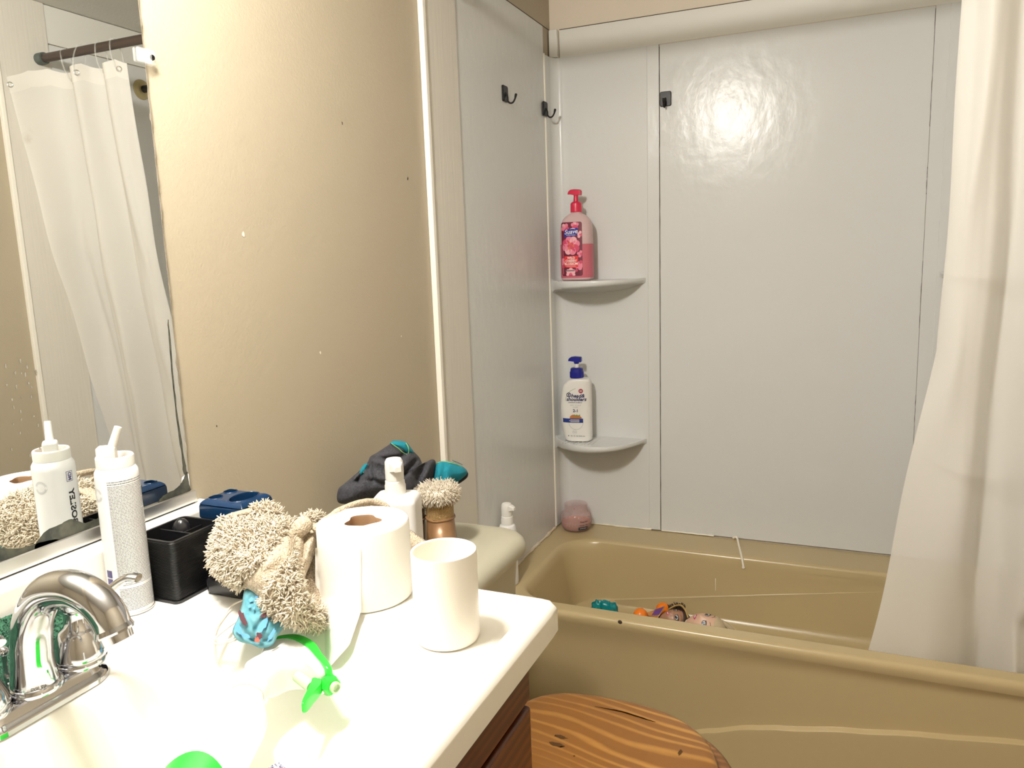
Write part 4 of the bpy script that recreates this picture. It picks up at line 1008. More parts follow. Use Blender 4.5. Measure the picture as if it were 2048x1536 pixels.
# ------------------------------------------------------------------ boots on the tank
mat('gold_glitter', (.42, .28, .12), .3, .6); add_bump(M['gold_glitter'], 900, .9, .004, 1); mat('gold_leather', (.24, .13, .06), .35, .25); mat('fur', (.72, .65, .54), .95); mat('gold_trim', (.33, .22, .10), .4, .3); mat('sole', (.30, .22, .14), .7)
def boot(x, y, rz, h, label, n):
    b = thing('fur_boot', (x, y, LZ), label, 'boot', 'gold fur-trimmed boots on the toilet tank')
    T = TR((x, y, LZ + .0005), rz)
    def oval_(cx, rx, ry, z, n=28): return [T @ V((cx + rx * cos(2 * pi * i / n), ry * sin(2 * pi * i / n), z)) for i in range(n)]
    part('sole', MB().loft([oval_(.022, .052, .027, z) for z in (0, .006)], True, True, True), 'sole', b)
    part('foot', MB().loft([oval_(.021, .050, .0255, .006), oval_(.019, .050, .0262, .014), oval_(.012, .043, .0262, .026), oval_(.004, .034, .0255, .036), oval_(.001, .0285, .0248, .048), oval_(0, .0262, .0245, h * .55)], True, True, True), 'gold_leather', b, 60)
    part('ankle_band', MB().tube([T @ V((.0268 * cos(a), .0252 * sin(a), h * .545 + .001 * sin(3 * a))) for a in [2 * pi * i / 30 for i in range(30)]], .0021, 8, closed=True), 'gold_leather', b)
    part('shaft', MB().loft([oval_(0, .0266, .0246, h * .55), oval_(0, .0262, .0243, h * .75), oval_(-.001, .027, .025, h * .97), oval_(-.001, .0255, .0235, h), oval_(-.001, .024, .022, h), oval_(-.001, .023, .021, h * .6)], True, True, True), 'gold_glitter', b, 60)
    part('side_seam', MB().tube([T @ V((.0268 * cos(-1.1), .0248 * sin(-1.1), h * .56 + k * h * .08)) for k in range(6)], .0012, 6), 'gold_trim', b)
    fc = MB(); fc.loft([oval_(-.001, .0275, .0255, h * .86), oval_(-.001, .0325, .0305, h * .90), oval_(-.001, .034, .032, h * .97), oval_(-.001, .0325, .0305, h * 1.05), oval_(-.001, .027, .025, h * 1.08), oval_(-.001, .020, .018, h * 1.04)], True, True, True)
    # lining flap that hangs at the back
    fc.loft([[T @ V((-.031 + dx, yy, zz)) for dx, yy, zz in ((-.004, -.012, z), (-.004, .012, z), (.003, .013, z), (.003, -.013, z))] for z in (h * .45, h * .92)], True, True, True)
    fo = part('fur_collar', fc, 'fur', b, 60)
    f2 = MB(); strands(f2, surf_spots(fo, n), .010, .0006, .8, 3, bias=V((0, 0, -.5)), jit=.7)
    o = part('fur_hair', f2, 'fur', fo, 180); o['kind'] = 'stuff'
q = at(884, 1094, 2, LZ); boot(q.x, q.y, radians(-58), .104, 'gold glitter boot with cream fur collar, under the teal cuff of the clothes', 2600)
q = at(826, 1093, 2, LZ); boot(q.x - .004, q.y + .006, radians(-75), .094, 'gold boot with cream fur collar, half hidden by the white soap bottle', 1800)

# ------------------------------------------------------------------ clothes heaped on the boots
mat('charcoal', (.030, .030, .037), .95); add_bump(M['charcoal'], 700, .5, .0015); add_var(M['charcoal'], (.022, .022, .028), (.045, .045, .055), 300)
mat('teal', (.0, .165, .225), .9); add_bump(M['teal'], 700, .4, .0012); mat('lime_stitch', (.20, .42, .16), .8); mat('lining', (.012, .012, .016), .95); mat('tag_white', (.85, .84, .80), .6)
c = thing('pajama_pants', dep(790, 990, 1.38), 'crumpled charcoal pajama pants with teal waistband and cuffs heaped on gold boots', 'clothes')
dp = lambda x, y: 1.345 + (x - 680) / 200 * .115
PG = [(678, 1006), (676, 980), (690, 966), (716, 944), (734, 926), (741, 913), (756, 904), (774, 892), (786, 886), (808, 886), (824, 900), (838, 914), (848, 930), (862, 919), (871, 923), (871, 944), (866, 966), (866, 987), (850, 1003), (828, 1018), (800, 1012), (760, 1006), (718, 1006)]
mb_ = MB(); soft_lump(mb_, PG, dp, .055, (778, 958), 28, 6, folds=[([(742, 916), (738, 940), (745, 960)], 5, .012), ([(742, 914), (768, 918), (800, 915), (812, 905)], 5, .012), ([(836, 918), (818, 935), (800, 955), (790, 975)], 5, .013), ([(848, 930), (836, 950), (838, 980), (830, 1000)], 6, .014), ([(866, 925), (846, 962)], 6, -.010), ([(690, 968), (730, 960), (765, 968)], 6, .008), ([(806, 950), (822, 944), (832, 960)], 4, .008), ([(760, 925), (790, 940), (812, 930)], 7, -.008), ([(800, 1000), (840, 996), (864, 975)], 7, -.008), ([(724, 948), (716, 962)], 5, .016)], back=.75, namp=.010, nsc=30)
part('pants_body', mb_, 'charcoal', c, 180)
mb_ = MB(); soft_lump(mb_, [(780, 886), (790, 881), (811, 884), (820, 893), (828, 906), (816, 910), (797, 899), (784, 890)], lambda x, y: dp(x, y) - .010, .020, (806, 893), 10, 5, back=.9)
part('waistband_fold', mb_, 'teal', c, 180)
mb_ = MB(); soft_lump(mb_, [(719, 944), (726, 931), (735, 927), (734, 944), (722, 952)], lambda x, y: dp(x, y) - .012, .012, (727, 940), 8, 5, back=.9)
part('cuff', mb_, 'teal', c, 180)
mb_ = MB(); soft_lump(mb_, [(866, 964), (868, 945), (873, 927), (885, 922), (906, 925), (925, 933), (935, 945), (922, 960), (905, 970), (892, 976), (878, 982), (868, 989)], lambda x, y: dp(x, y) - .004, .030, (897, 950), 14, 5, folds=[([(880, 975), (886, 950), (890, 930)], 6, .004), ([(900, 968), (915, 950)], 6, .003)], back=.8, namp=.003, nsc=20)
part('cuff', mb_, 'teal', c, 180)
mb_ = MB(); soft_lump(mb_, [(900, 972), (918, 960), (934, 944), (935, 954), (922, 965), (906, 974), (884, 984), (868, 992)], lambda x, y: dp(x, y) + .003, .014, (910, 968), 8, 5, back=.9)
part('cuff_lining', mb_, 'lining', c, 180)
def sk(x, y, o): return dep(x, y, dp(x, y) - o)
part('lime_stitching', MB().tube(catmull([sk(783, 887, .030), sk(797, 897, .0325), (sk(806, 905, .033)), sk(816, 909, .026), sk(817, 896, .030), sk(812, 886, .024)], 5), .0008, 6), 'lime_stitch', c, 60)
part('lime_stitching', MB().tube(catmull([sk(874, 926, .012), sk(887, 923, .010), sk(903, 926, .018), sk(920, 932, .014), sk(932, 944, .010)], 5), .0008, 6), 'lime_stitch', c, 60)
part('lime_stitching', MB().tube(catmull([sk(720, 946, .016), sk(727, 944, .022), sk(733, 943, .016)], 4), .0016, 6), 'lime_stitch', c, 60)
part('care_tag', MB().grid(lambda u, w_: dep(904 + 21 * u + 1.5 * w_, 919.5 + 9 * u + 3.2 * w_ * (1 - .3 * u), dp(915, 925) + .002 + .004 * w_), 6, 3).grid(lambda u, w_: dep(904 + 21 * u + 1.5 * w_, 919.5 + 9 * u + 3.2 * w_ * (1 - .3 * u), dp(915, 925) + .0028 + .004 * w_), 6, 3), 'tag_white', c, 180)
# ------------------------------------------------------------------ bottles on the corner shelves
mat('clear_pink', (.90, .66, .66), .32, Transmission_Weight=.35, IOR=1.25); mat('pink_soap', (.62, .16, .21), .3, Transmission_Weight=.15, IOR=1.3); mat('pump_pink', (.62, .02, .07), .3)
mat('lab_dark', (.14, .008, .03), .4); mat('lab_pink', (.78, .22, .33), .4); mat('lab_pink2', (.60, .06, .14), .4); mat('lab_red', (.72, .035, .04), .4); mat('lab_blue', (.01, .02, .30), .35); mat('lab_white', (.85, .83, .82), .4); mat('lab_orange', (.70, .16, .05), .4); mat('lab_light', (.85, .45, .50), .4)
SZ = 1.1285
T = TR((.0985, 1.4430, SZ + .0018), radians(-2))
b = thing('body_wash_bottle', (.0985, 1.4430, SZ), 'clear pink pump bottle of cherry blossom body wash on the upper corner shelf', 'body wash')
NE = 3.0
def sup(a, c, n=56):
    out = []
    for i in range(n):
        w = 2 * pi * i / n; r = (abs(cos(w)) ** NE + abs(sin(w)) ** NE) ** (-1 / NE); out.append((a * r * cos(w), c * r * sin(w)))
    return out
bp = [(.044, .026, 0), (.047, .029, .0015), (.0488, .0305, .006), (.0492, .031, .02), (.0492, .031, .140), (.0488, .0305, .152), (.0465, .029, .166), (.0405, .0255, .180), (.031, .021, .190), (.0205, .0165, .196), (.0155, .0150, .198), (.0150, .0145, .203)]
part('bottle', MB().loft([[T @ V((x, y, z)) for x, y in sup(a, c)] for a, c, z in bp], True, True, True), 'clear_pink', b, 60)
lq = [(.0440, .0262, .0030), (.0475, .0296, .008), (.0478, .0298, .02), (.0478, .0298, .107), (.0470, .029, .1075)]
part('liquid', MB().loft([[T @ V((x * 1.034, y * 1.05, z)) for x, y in sup(a, c)] for a, c, z in lq], True, True, True), 'pink_soap', b, 60)
pm = MB(); pm.lathe([(.0170, .201), (.0172, .203), (.0168, .226), (.0150, .2285), (.0125, .231), (.0072, .233), (.0068, .236), (.0064, .252)], 28, 0, T)
pm.loft([[T @ V((x, w_ * sy, z)) for sy, z in ((-1, z0), (1, z0), (1.0, z1 - .003), (.6, z1), (-.6, z1), (-1, z1 - .003))] for x, w_, z0, z1 in ((.0165, .008, .253, .264), (.014, .0095, .2505, .2665), (-.004, .010, .2505, .2685), (-.016, .0085, .2545, .2675), (-.0225, .0055, .2545, .2635), (-.0245, .0045, .2545, .2600))], True, True, True)
part('pump', pm, 'pump_pink', b, 40)
def bs2(u, w, o=.0004):
    a = .0494; c = .0311; uu = max(-.999 * a, min(.999 * a, u)); y = c * (1 - (abs(uu) / a) ** NE) ** (1 / NE)
    return T @ V((u, -y - o, w))
lb = MB(); U0, U1, V0, V1 = -.0390, .0280, .013, .172
def lab(mi, pts, o, cuts=1): lb.patch(pts, lambda u, w: bs2(u, w, o), mi, cuts)
lb.patch([(p_.x, p_.y) for p_ in [V(q_) for q_ in rrect(U0, U1, V0, V1, .006, 4)]], lambda u, w: bs2(u, w, .0004), 0, 3)
random.seed(3)
def petal(cx, cy, L_, W_, ang, mi, o):
    pts = []
    for i in range(14):
        a = 2 * pi * i / 14; x = L_ * cos(a); y = W_ * sin(a) * (1 + .25 * cos(a))
        u = cx + x * cos(ang) - y * sin(ang); v_ = cy + x * sin(ang) + y * cos(ang)
        pts.append((max(U0 + .0005, min(U1 - .0005, u)), max(V0 + .001, min(V1 - .001, v_))))
    lab(mi, pts, o, 0)
mx_ = (U0 + U1) / 2
for (cx, cy, R_, n_) in ((mx_ - .02, .156, .013, 5), (mx_ + .012, .162, .012, 5), (mx_ + .026, .135, .010, 4), (mx_ - .026, .052, .014, 5), (mx_ + .024, .045, .014, 5), (mx_ - .004, .022, .015, 6), (mx_ + .027, .078, .010, 4)):
    for k in range(n_):
        a = 2 * pi * k / n_ + cx * 60; petal(cx + R_ * .5 * cos(a), cy + R_ * .5 * sin(a), R_ * .58, R_ * .42, a, random.choice((1, 2, 1, 6)), .00055 + .00003 * k)
for k in range(8):
    a = 2 * pi * k / 8 + .3; petal(mx_ - .002 + .015 * cos(a), .103 + .014 * sin(a), .0145, .0105, a, (1, 6, 1, 2)[k % 4], .0008 + .00002 * k)
for k in range(6):
    a = 2 * pi * k / 6; petal(mx_ - .002 + .005 * cos(a), .102 + .005 * sin(a), .0065, .0045, a, (5, 2)[k % 2], .0010 + .00002 * k)
lab(3, [(mx_ - .0245, .129), (mx_ - .022, .150), (mx_ - .004, .1525), (mx_ + .020, .155), (mx_ + .0215, .148), (mx_ + .0195, .134), (mx_ + .004, .130)], .00125)
lb.patch([(mx_ + .004 + .0145 * cos(.9 + i * .1) + i * .0002, .1455 + .0085 * sin(.9 + i * .1)) for i in range(14)][::-1] + [(mx_ + .004 + .0145 * cos(.9 + i * .1), .1448 + .0073 * sin(.9 + i * .1)) for i in range(14)], lambda u, w: bs2(u, w, .0014), 4)
fn = lambda u, w: bs2(u, w, .00145)
lb.text('Suave', .0185, fn, 4, .012, .28, 'CENTER', u=mx_ - .001, v=.1435, rot=.05)
lb.text('ESSENTIALS', .0044, fn, 4, .005, 0, 'CENTER', u=mx_ - .001, v=.1338, sx=1.3)
lab(7, [(mx_ - .024, .040), (mx_ - .024, .072), (mx_ + .019, .073), (mx_ + .021, .070), (mx_ + .020, .040), (mx_ + .01, .037)], .00125)
lb.text('WILD', .0098, fn, 4, .025, 0, 'CENTER', u=mx_ - .002, v=.0665)
lb.text('CHERRY', .0098, fn, 4, .025, 0, 'CENTER', u=mx_ - .002, v=.0578)
lb.text('BLOSSOM', .0098, fn, 4, .025, 0, 'CENTER', u=mx_ - .002, v=.0492)
for k, (u0, u1) in enumerate(((-.019, .012), (-.018, .014))): lb.rect(mx_ + u0, .0435 - .003 * k, mx_ + u1, .0444 - .003 * k, fn, 6, 4, 1)
lb.rect(mx_ - .022, .0275, mx_ + .009, .0305, fn, 8, 4, 1)
lb.patch([(mx_ + .015 + .0042 * cos(2 * pi * i / 16), .030 + .0042 * sin(2 * pi * i / 16)) for i in range(16)], lambda u, w: bs2(u, w, .0014), 2)
part('front_label', lb, ['lab_dark', 'lab_pink', 'lab_pink2', 'lab_blue', 'lab_white', 'lab_orange', 'lab_light', 'lab_red', 'print_grey'], b, 0)

mat('bottle_white', (.80, .79, .76), .3); mat('cap_blue', (.008, .012, .22), .25); mat('navy_band', (.01, .035, .22), .4); mat('maroon', (.33, .02, .05), .5); mat('almond', (.45, .16, .05), .5); mat('leaf_green', (.15, .25, .04), .5); mat('print_navy', (.012, .018, .10), .4)
SZ2 = .6305
T = TR((.0895, 1.4430, SZ2 + .0018), radians(9))
b = thing('shampoo_bottle', (.0895, 1.4430, SZ2), 'white pump shampoo bottle with blue cap on the lower corner shelf', 'shampoo')
def sec(z):
    k = z / .190
    xl = -.0355 - .0165 * sin(pi * min(1, max(0, (k + .06) / 1.12))) ** .9; xr = .0455
    if k < .06: xl += .003 * (1 - k / .06); xr -= .002 * (1 - k / .06)
    if k > .90: xl += .010 * ((k - .9) / .1) ** 2; xr -= .003 * ((k - .9) / .1) ** 2
    return xl, xr
def ring2(z, k=1.):
    xl, xr = sec(z); cx = (xl + xr) / 2; a = (xr - xl) / 2 * k
    return [T @ V((cx + x, y, z)) for x, y in sup(a, .029 * (.6 + .4 * k))]
rs = [ring2(0, .9), ring2(.001, .97)] + [ring2(.003 + .184 * i / 24) for i in range(25)] + [ring2(.190, .985), ring2(.1935, .93), ring2(.1955, .8)]
n_ = len(rs[0]); rs.append([T @ V((.0165 * cos(2 * pi * i / n_), .0165 * sin(2 * pi * i / n_), .1985)) for i in range(n_)])
part('bottle', MB().loft(rs, True, True, True), 'bottle_white', b, 60)
cp = MB().lathe([(.0205, .1975), (.0212, .199), (.0212, .216), (.0200, .219), (.0192, .2265), (.0155, .229), (.008, .2295)], 32, 0, T)
for i in range(24):
    a = 2 * pi * i / 24; cp.box((.0208, -.0008, .199), (.0218, .0008, .2155), 0, 1, 0, T @ Matrix.Rotation(a, 4, 'Z'))
part('cap', cp, 'cap_blue', b, 40)
part('pump_stem', MB().lathe([(.0062, .229), (.0062, .246)], 18, 0, T), 'bottle_white', b)
part('pump_head', MB().lathe([(.0072, .241), (.0088, .246), (.0095, .249)], 20, 0, T).loft([[T @ V((x, w_ * sy, z)) for sy, z in ((-1, z0), (1, z0), (1.0, z1 - .003), (.6, z1), (-.6, z1), (-1, z1 - .003))] for x, w_, z0, z1 in ((.0165, .0085, .2485, .260), (.0145, .0105, .2465, .2625), (-.004, .011, .2480, .2640), (-.016, .0095, .2495, .2625), (-.0235, .006, .2495, .2575), (-.0255, .005, .2490, .2535))], True, True, True), 'cap_blue', b, 40)
def bs3(u, w, o=.0004):
    xl, xr = sec(w); cx = (xl + xr) / 2; a = (xr - xl) / 2; q = min(.999, abs((u - cx) / a)); y = .029 * (1 - q ** NE) ** (1 / NE)
    return T @ V((u, -y - o, w))
lb = MB(); fn = lambda u, w: bs3(u, w, .0005)
lb.text('head&', .0155, fn, 0, .03, .25, 'CENTER', u=.006, v=.1445, sx=1.05)
lb.text('shoulders', .0155, fn, 0, .03, .25, 'CENTER', u=.001, v=.1335, sx=1.02)
disc = lambda cx, cy, r, o, mi, n=22: lb.patch([(cx + r * cos(2 * pi * i / n), cy + r * sin(2 * pi * i / n)) for i in range(n)], lambda u, w: bs3(u, w, o), mi, 0)
disc(-.0215, .1475, .0075, .0006, 0); lb.patch([(-.0215 + .0052 * cos(2 * pi * i / 20), .1475 + .0042 * sin(2 * pi * i / 20)) for i in range(20)], lambda u, w: bs3(u, w, .0007), 1); disc(-.0215, .1475, .0028, .0008, 0)
arc = catmull([(-.0335, .1290, 0), (-.0290, .1440, 0), (-.0180, .1590, 0), (.0000, .1685, 0)], 8)
lb.patch([(p_.x, p_.y) for p_ in arc] + [(p_.x + .0010, p_.y - .0004) for p_ in arc[::-1]], lambda u, w: bs3(u, w, .0005), 2)
disc(.0160, .1600, .0070, .0006, 3); 
for k in range(3): lb.rect(.012, .1618 - .0022 * k, .020, .1626 - .0022 * k, lambda u, w: bs3(u, w, .0008), 1, 2, 1)
lb.text('DANDRUFF SHAMPOO', .0042, fn, 0, .02, 0, 'CENTER', u=-.002, v=.1235)
lb.text('DRY SCALP', .0062, fn, 4, 0, 0, 'CENTER', u=-.001, v=.1150, sx=1.1); lb.text('CARE', .0062, fn, 4, 0, 0, 'CENTER', u=-.001, v=.1085, sx=1.1)
lb.text('2-1', .0125, fn, 0, .03, 0, 'CENTER', u=-.001, v=.0975, sx=1.05)
for r_ in (.0225, .0215): 
    lb.grid(lambda u, w, r_=r_: bs3(-.001 + (r_ + .0005 * w) * cos(pi + pi * u), .0610 + (r_ + .0005 * w) * sin(pi + pi * u), .0005), 30, 1, mi=4)
for k, (cx, cy, rx, ry, a_) in enumerate(((-.010, .0765, .011, .0085, .5), (.002, .0765, .012, .0085, -.1), (.010, .0745, .008, .007, -.6))):
    lb.patch([(cx + rx * cos(q) * cos(a_) - ry * sin(q) * sin(a_), cy + rx * cos(q) * sin(a_) + ry * sin(q) * cos(a_)) for q in [2 * pi * i / 16 for i in range(16)]], lambda u, w, k=k: bs3(u, w, .0006 + .0001 * k), 5)
for cx, a_ in ((-.004, 1.9), (.002, 1.4), (.010, 1.0)):
    lb.patch([(cx + .005 * cos(a_ + s_) * k_, .0825 + .005 * sin(a_ + s_) * k_) for s_, k_ in ((0, 1), (1.2, .5), (3.1, .8), (-1.2, .5))], lambda u, w: bs3(u, w, .0010), 6)
lb.rect(-.0425, .0605, .0215, .0735, lambda u, w: bs3(u, w, .0012), 7, 14, 1)
for k in range(3): lb.rect(-.018 - .004 * (k == 1), .0690 - .0032 * k, .010, .0702 - .0032 * k, lambda u, w: bs3(u, w, .0014), 1, 5, 1)
for r0, r1 in ((.0058, .0065),): lb.grid(lambda u, w: bs3(-.0055 + (r0 + (r1 - r0) * w) * cos(2 * pi * u), .0305 + (r0 + (r1 - r0) * w) * sin(2 * pi * u), .0005), 26, 1, mi=4)
lb.text('P&G', .0052, fn, 4, .02, 0, 'CENTER', u=-.0055, v=.0305)
lb.rect(-.0265, .0165, -.0235, .0195, fn, 0, 1, 1); lb.text('32.1 FL OZ (950 mL)', .0052, fn, 0, .01, 0, 'CENTER', u=.004, v=.0178)
part('front_label', lb, ['print_navy', 'bottle_white', 'leaf_green', 'maroon', 'print_light', 'almond', 'leaf_green', 'navy_band'], b, 0)

# ------------------------------------------------------------------ scrub jar on the tub corner
mat('jar_clear', (.66, .58, .58), .12)
nt, N, L, bs = nodes(M['jar_clear']); out = [n for n in N if n.type == 'OUTPUT_MATERIAL'][0]
tp = N.new('ShaderNodeBsdfTransparent'); tp.inputs['Color'].default_value = (.97, .92, .92, 1); mx = N.new('ShaderNodeMixShader'); mx.inputs[0].default_value = .78
L.new(bs.outputs[0], mx.inputs[1]); L.new(tp.outputs[0], mx.inputs[2]); L.new(mx.outputs[0], out.inputs['Surface']); mat('scrub', (.55, .20, .11), .55); mat('scrub_film', (.56, .38, .31), .5)
jx, jy = .0735, 1.4530
j = thing('scrub_jar', (jx, jy, TZ), 'clear squat open jar of pink scrub on the corner ledge of the tan tub', 'jar')
T = TR((jx, jy, TZ + .0008))
part('jar_wall', MB().lathe([(.034, 0), (.042, .0015), (.0475, .010), (.0505, .024), (.0508, .038), (.0485, .050), (.0435, .0585), (.0385, .0615), (.0372, .0635), (.0372, .066), (.0388, .0665), (.0388, .0695), (.0372, .0705), (.0372, .0835), (.0360, .085), (.0346, .0835), (.0350, .062), (.042, .056), (.0465, .049), (.0488, .038), (.0485, .024), (.0455, .012), (.040, .004), (0, .0035)], 56, 0, T), 'jar_clear', j, 60)
part('scrub_fill', MB().lathe([(.038, .0042), (.0445, .012), (.0468, .022), (.0472, .027), (.040, .024), (.022, .021), (0, .020)], 48, 0, T), 'scrub', j, 60)
fm = MB(); random.seed(8)
def js(a, z, o=-.0026):
    prf = [(.0, .040), (.010, .0475), (.024, .0505), (.038, .0508), (.050, .0485), (.0585, .0435), (.0620, .0385)]
    for (z0, r0), (z1, r1) in zip(prf, prf[1:]):
        if z0 <= z <= z1: r = r0 + (r1 - r0) * (z - z0) / (z1 - z0)
    return T @ V(((r + o) * cos(a), (r + o) * sin(a), z))
for _ in range(90):
    a, z, s_ = random.uniform(0, 2 * pi), .022 + .030 * random.random() ** 1.7, random.uniform(.0012, .0036)
    pts = [(a + s_ * cos(2 * pi * i / 8) * random.uniform(.6, 1.3) / .05, z + s_ * sin(2 * pi * i / 8) * random.uniform(.6, 1.3)) for i in range(8)]
    fm.patch(pts, js, 0)
o = part('scrub_smears', fm, 'scrub_film', j, 0); o['kind'] = 'stuff'
lb = MB(); la = radians(-47)
jf = lambda u, w: js(la + u / .0515, w, .0004)
lb.rect(-.0145, .0110, .0195, .0205, jf, 0, 10, 2); lb.text('SUGAR SCRUB', .0038, lambda u, w: js(la + u / .0515, w, .0006), 1, .01, 0, 'CENTER', u=.002, v=.0158)
lb.text('Tree Hut', .0072, jf, 0, .01, 0, 'CENTER', u=.004, v=.0375); lb.text('shea sugar scrub', .0046, jf, 0, .008, 0, 'CENTER', u=.003, v=.0275)
part('printed_label', lb, ['black_print', 'lab_white'], j, 0)

# ------------------------------------------------------------------ toys in the tub
FZ = lambda x: .1385
mat('orange', (.85, .20, .005), .35); mat('teal_toy', (.0, .20, .22), .25); mat('toy_tan', (.50, .22, .07), .5); mat('toy_purple', (.12, .04, .24), .5); mat('gold', (.55, .38, .14), .35, .5); mat('skin', (.66, .43, .31), .4); mat('skin_brown', (.33, .17, .10), .4); mat('blond', (.52, .42, .27), .6); mat('dark_hair', (.035, .018, .013), .5)
mat('eye_white', (.75, .75, .74), .3); mat('eye_dark', (.02, .03, .05), .2); mat('lash', (.02, .012, .01), .5); mat('lips', (.45, .03, .12), .35); mat('brow', (.12, .05, .03), .6)
tag(part('toy_ball', MB().ball((.387, 1.302, .1725), .0205, 28), 'orange', None), 'bright orange ball lying among the toys in the tub', 'ball')
q = at(1281, 1231, 1, 1.205); tag(part('toy_ball', MB().ball((q.x, q.y, q.z), .0205, 28), 'orange', None), 'orange ball mostly hidden behind the tub rim, beside the tan cone', 'ball')
# teal crumpled bow
q = at(1215, 1213, 1, 1.235); tb_ = MB()
tb_.v
for k, (dx, dz, r_, s3) in enumerate(((-.030, .0, .020, (.9, .7, 1.0)), (-.006, .004, .019, (.9, .8, .95)), (.014, .0, .021, (.85, .8, .8)), (.0, -.018, .022, (1.6, 1., .9)), (-.02, -.03, .02, (1.2, 1, .8)), (.016, -.03, .02, (1.2, 1, .8)))):
    bm = bmesh.new(); bmesh.ops.create_uvsphere(bm, u_segments=22, v_segments=14, radius=1)
    for v_ in bm.verts:
        n_ = noise.noise(v_.co * 2.2 + V((k * 3, 0, 0))); v_.co = V((q.x + dx + v_.co.x * r_ * s3[0] * (1 + .4 * n_), q.y + v_.co.y * r_ * s3[1] * (1 + .4 * n_), q.z + dz - .006 + v_.co.z * r_ * s3[2] * (1 + .5 * n_)))
        v_.co.z = max(v_.co.z, .1395)
    tb_.from_bm(bm)
tag(part('toy_figure', tb_, 'teal_toy', None, 60), 'small crumpled teal plastic toy at the far left inside the tub', 'toy')
# tan and purple cone toy
q = at(1299, 1226, 1, 1.235); cn = thing('toy_skirt', (q.x, q.y, .14), 'tan cone-shaped doll skirt with purple panel and gold edge, left of the dolls', 'doll clothes')
def cone(a, h, o=0): 
    r_ = .006 + .027 * h; return V((q.x - .022 + .045 * h + (r_ + o) * cos(a) * .55, q.y + (r_ + o) * sin(a), q.z - .012 + (r_ + o) * cos(a) * .85 + .006 * h))
part('skirt', MB().grid(lambda u, w: cone(2 * pi * u, w), 40, 10, True).grid(lambda u, w: cone(2 * pi * u, w, -.001), 40, 10, True), 'toy_tan', cn, 180)
part('purple_panel', MB().grid(lambda u, w: cone(-.9 + 1.9 * u, .55 + .46 * w, .0012), 16, 6), 'toy_purple', cn, 180)
part('gold_edge', MB().tube([cone(2 * pi * i / 40, 1.0) for i in range(40)], .0013, 8, closed=True).tube([cone(-1.0, .35 + .65 * k / 8, .0015) for k in range(9)], .0012, 8), 'gold', cn)
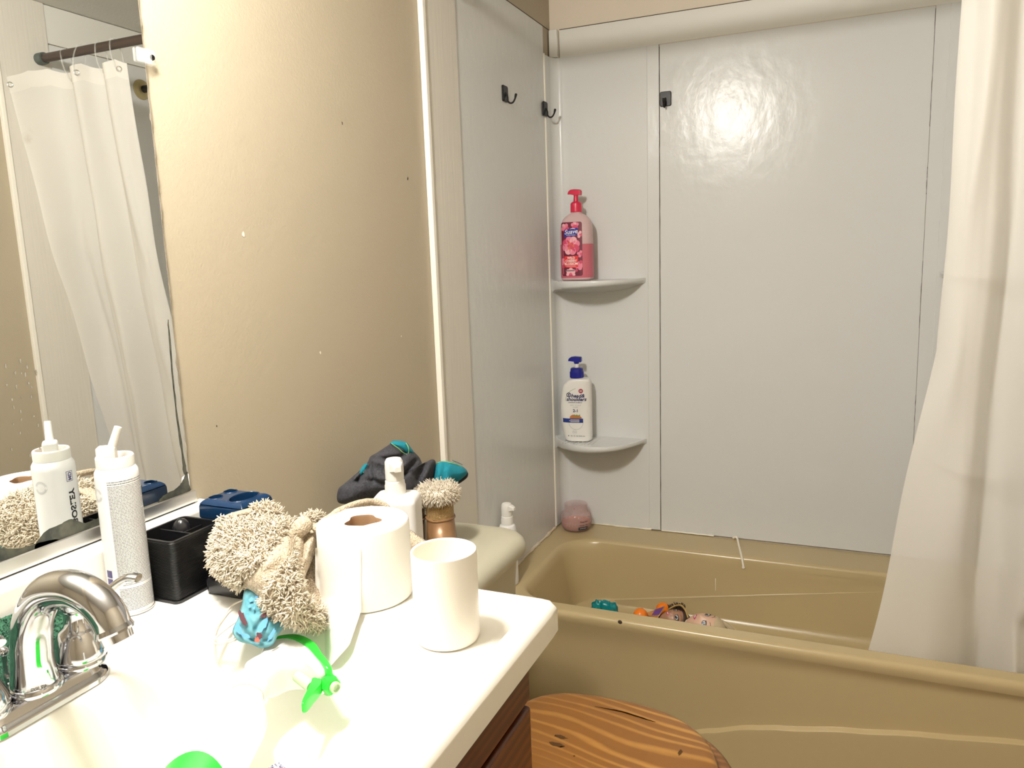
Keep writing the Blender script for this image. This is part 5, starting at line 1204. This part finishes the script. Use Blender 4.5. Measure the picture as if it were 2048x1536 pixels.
def doll(T, skin, hair, label, S=1., hairflow=True, band=False):
    d = thing('doll', T @ V((0, 0, 0)), label, 'doll', 'dolls lying in the tub')
    def hw(x): return .0385 * (1 - .34 * max(0, -x / .052) ** 1.6)
    def fz(x, y): 
        qd = 1 - (x / .054) ** 2 - (y / hw(x)) ** 2
        z = .041 * sqrt(max(0, qd))
        z += .0075 * math.exp(-((x + .009) / .007) ** 2 - (y / .005) ** 2) + .003 * math.exp(-((x - .002) / .012) ** 2 - (y / .0045) ** 2)
        z += .0022 * math.exp(-((x + .0245) / .004) ** 2 - (y / .009) ** 2) - .002 * (math.exp(-((x - .006) / .006) ** 2 - ((y - .0165) / .009) ** 2) + math.exp(-((x - .006) / .006) ** 2 - ((y + .0165) / .009) ** 2))
        return z
    def P(u, w):
        th = pi * w; ph = 2 * pi * u; x = -.054 * cos(th); y = hw(x) * sin(th) * cos(ph); z = .041 * sin(th) * sin(ph)
        if z > 0: z = fz(x, y)
        return T @ V((x * S, y * S, z * S))
    h = MB(); h.grid(P, 64, 48, True)
    h.tube([T @ V((-.040 * S, 0, -.014 * S)), T @ V((-.062 * S, 0, -.022 * S)), T @ V((-.075 * S, 0, -.024 * S))], [.0165 * S, .0145 * S, .0165 * S], 18)
    body = part('head', h, skin, d, 180)
    f_ = lambda o: (lambda u, w: T @ V((u * S, w * S, (fz(u, w) + o) * S)))
    e = MB(); ell = lambda cx, cy, rx, ry, o, mi: e.patch([(cx + rx * cos(2 * pi * i / 18), cy + ry * sin(2 * pi * i / 18)) for i in range(18)], f_(o), mi, 1)
    for sgn in (-1, 1):
        y0 = .0172 * sgn
        ell(.005, y0, .0062, .0092, .0006, 2); ell(.0052, y0, .0050, .0072, .0009, 0); ell(.0046, y0, .0044, .0052, .0012, 1); ell(.0068, y0 + .002, .0013, .0013, .0015, 0)
        e.patch([(.0105 + .003 * sin(pi * i / 8), y0 + sgn * (-.0095 + .0225 * i / 8)) for i in range(9)] + [(.0075 + .0032 * sin(pi * i / 8), y0 + sgn * (-.0095 + .0200 * i / 8)) for i in range(8, -1, -1)], f_(.0012), 2, 0)
        e.patch([(.0205 + .004 * sin(pi * i / 8), y0 + sgn * (-.009 + .020 * i / 8)) for i in range(9)] + [(.0190 + .004 * sin(pi * i / 8), y0 + sgn * (-.009 + .020 * i / 8)) for i in range(8, -1, -1)], f_(.0007), 3, 0)
    ell(-.0062 + .0, .0, .0004, .0004, .0006, 3)
    part('painted_eyes', e, ['eye_white', 'eye_dark', 'lash', 'brow'], body, 180)
    l_ = MB(); l_.patch([(-.0218, -.0105), (-.0195, -.005), (-.0203, 0), (-.0195, .005), (-.0218, .0105), (-.0262, .006), (-.0278, 0), (-.0262, -.006)], f_(.0007), 0, 1)
    l_.patch([(-.0224, -.006), (-.0220, 0), (-.0224, .006), (-.0243, .004), (-.0246, 0), (-.0243, -.004)], f_(.0011), 1, 1)
    part('lips', l_, ['lips', 'eye_white'], body, 180)
    hp = MB()
    def H(u, w):
        th = pi * w; ph = 2 * pi * u; x = -.054 * cos(th) * 1.07; y = hw(x / 1.07) * sin(th) * cos(ph) * 1.09; z = .041 * sin(th) * sin(ph) * 1.06
        zz = min(z, .012 + max(0, (x - .016)) * 1.6)
        return T @ V((x * S, y * S, zz * S))
    hp.grid(H, 48, 40, True)
    hair_o = part('hair', hp, hair, d, 180)
    if hairflow:
        st_ = MB(); random.seed(5)
        for k in range(90):
            a = random.uniform(0, 2 * pi); r_ = random.uniform(.3, 1)
            y0, z0 = .036 * r_ * cos(a), .020 * r_ * sin(a)
            tip = V((.102 + random.uniform(-.02, .022), y0 * .55 - .012, -.024 + .012 * random.random()))
            st_.tube([T @ (q2 * S) for q2 in catmull([V((.030, y0, z0 + .006)), V((.056, y0 * .95, z0 * .8)), V((.080, y0 * .7 - .004, z0 * .4 - .012)), tip, tip + V((.012, random.uniform(-.008, .008), random.uniform(-.002, .008)))], 4)], .0011, 5)
        o = part('hair_strands', st_, hair, hair_o, 180); o['kind'] = 'stuff'
    return d
c0 = at(1411, 1244, 2, .216)
doll(frame((c0.x, c0.y, .197), (.985, -.17, .02), (.05, -.40, 1)), 'skin', 'blond', 'blonde doll lying face up in the tub with magenta lips', 1.0)
c1 = at(1347, 1236, 2, .198)
dd = doll(frame((c1.x, c1.y + .01, .184), (.93, .30, .02), (.05, -.35, 1)), 'skin_brown', 'dark_hair', 'brown-skinned dark-haired doll lying beside the blonde doll in the tub', .80, False)
arch = catmull([at(1337, 1219, 1, c1.y + .035), at(1350, 1212, 1, c1.y + .035), at(1362, 1211, 1, c1.y + .03), at(1371, 1221, 1, c1.y + .02), at(1376, 1236, 1, c1.y + .005)], 6)
part('gold_headband', MB().tube(arch, .0026, 10), 'gold', dd)
tf = MB(); random.seed(6)
for k in range(70):
    s0 = arch[random.randint(2, len(arch) - 10)] + V((random.uniform(-.004, .004), random.uniform(0, .012), -.004))
    tf.tube(catmull([s0 + V((.010, .006, -.030)), s0 + V((0, .003, -.012)), s0 + V((random.uniform(-.012, .006), .004, random.uniform(-.003, .009)))], 4), .0011, 5)
o = part('hair_tuft', tf, 'dark_hair', dd, 180); o['kind'] = 'stuff'

# ------------------------------------------------------------------ camera and view
cam = bpy.data.cameras.new('camera'); cam.sensor_width = 36; cam.lens = FPX / 2048 * 36; cam.clip_start = .02
co = bpy.data.objects.new('camera', cam); COL.objects.link(co)
co.matrix_world = Matrix(((CR.x, CU.x, -CF.x, CAM.x), (CR.y, CU.y, -CF.y, CAM.y), (CR.z, CU.z, -CF.z, CAM.z), (0, 0, 0, 1)))
SC.camera = co
w = bpy.data.worlds.new('world'); SC.world = w; w.use_nodes = True
w.node_tree.nodes['Background'].inputs[0].default_value = (.05, .045, .04, 1)
SC.cycles.max_bounces = 12; SC.cycles.diffuse_bounces = 6; SC.cycles.transparent_max_bounces = 16; SC.cycles.caustics_reflective = True; SC.cycles.caustics_refractive = False
SC.cycles.sample_clamp_indirect = 6
vs = SC.view_settings; SC.display_settings.display_device = 'sRGB'
vs.view_transform = 'Standard'; vs.look = 'None'; vs.exposure = EXPO; vs.gamma = 1; vs.use_curve_mapping = False
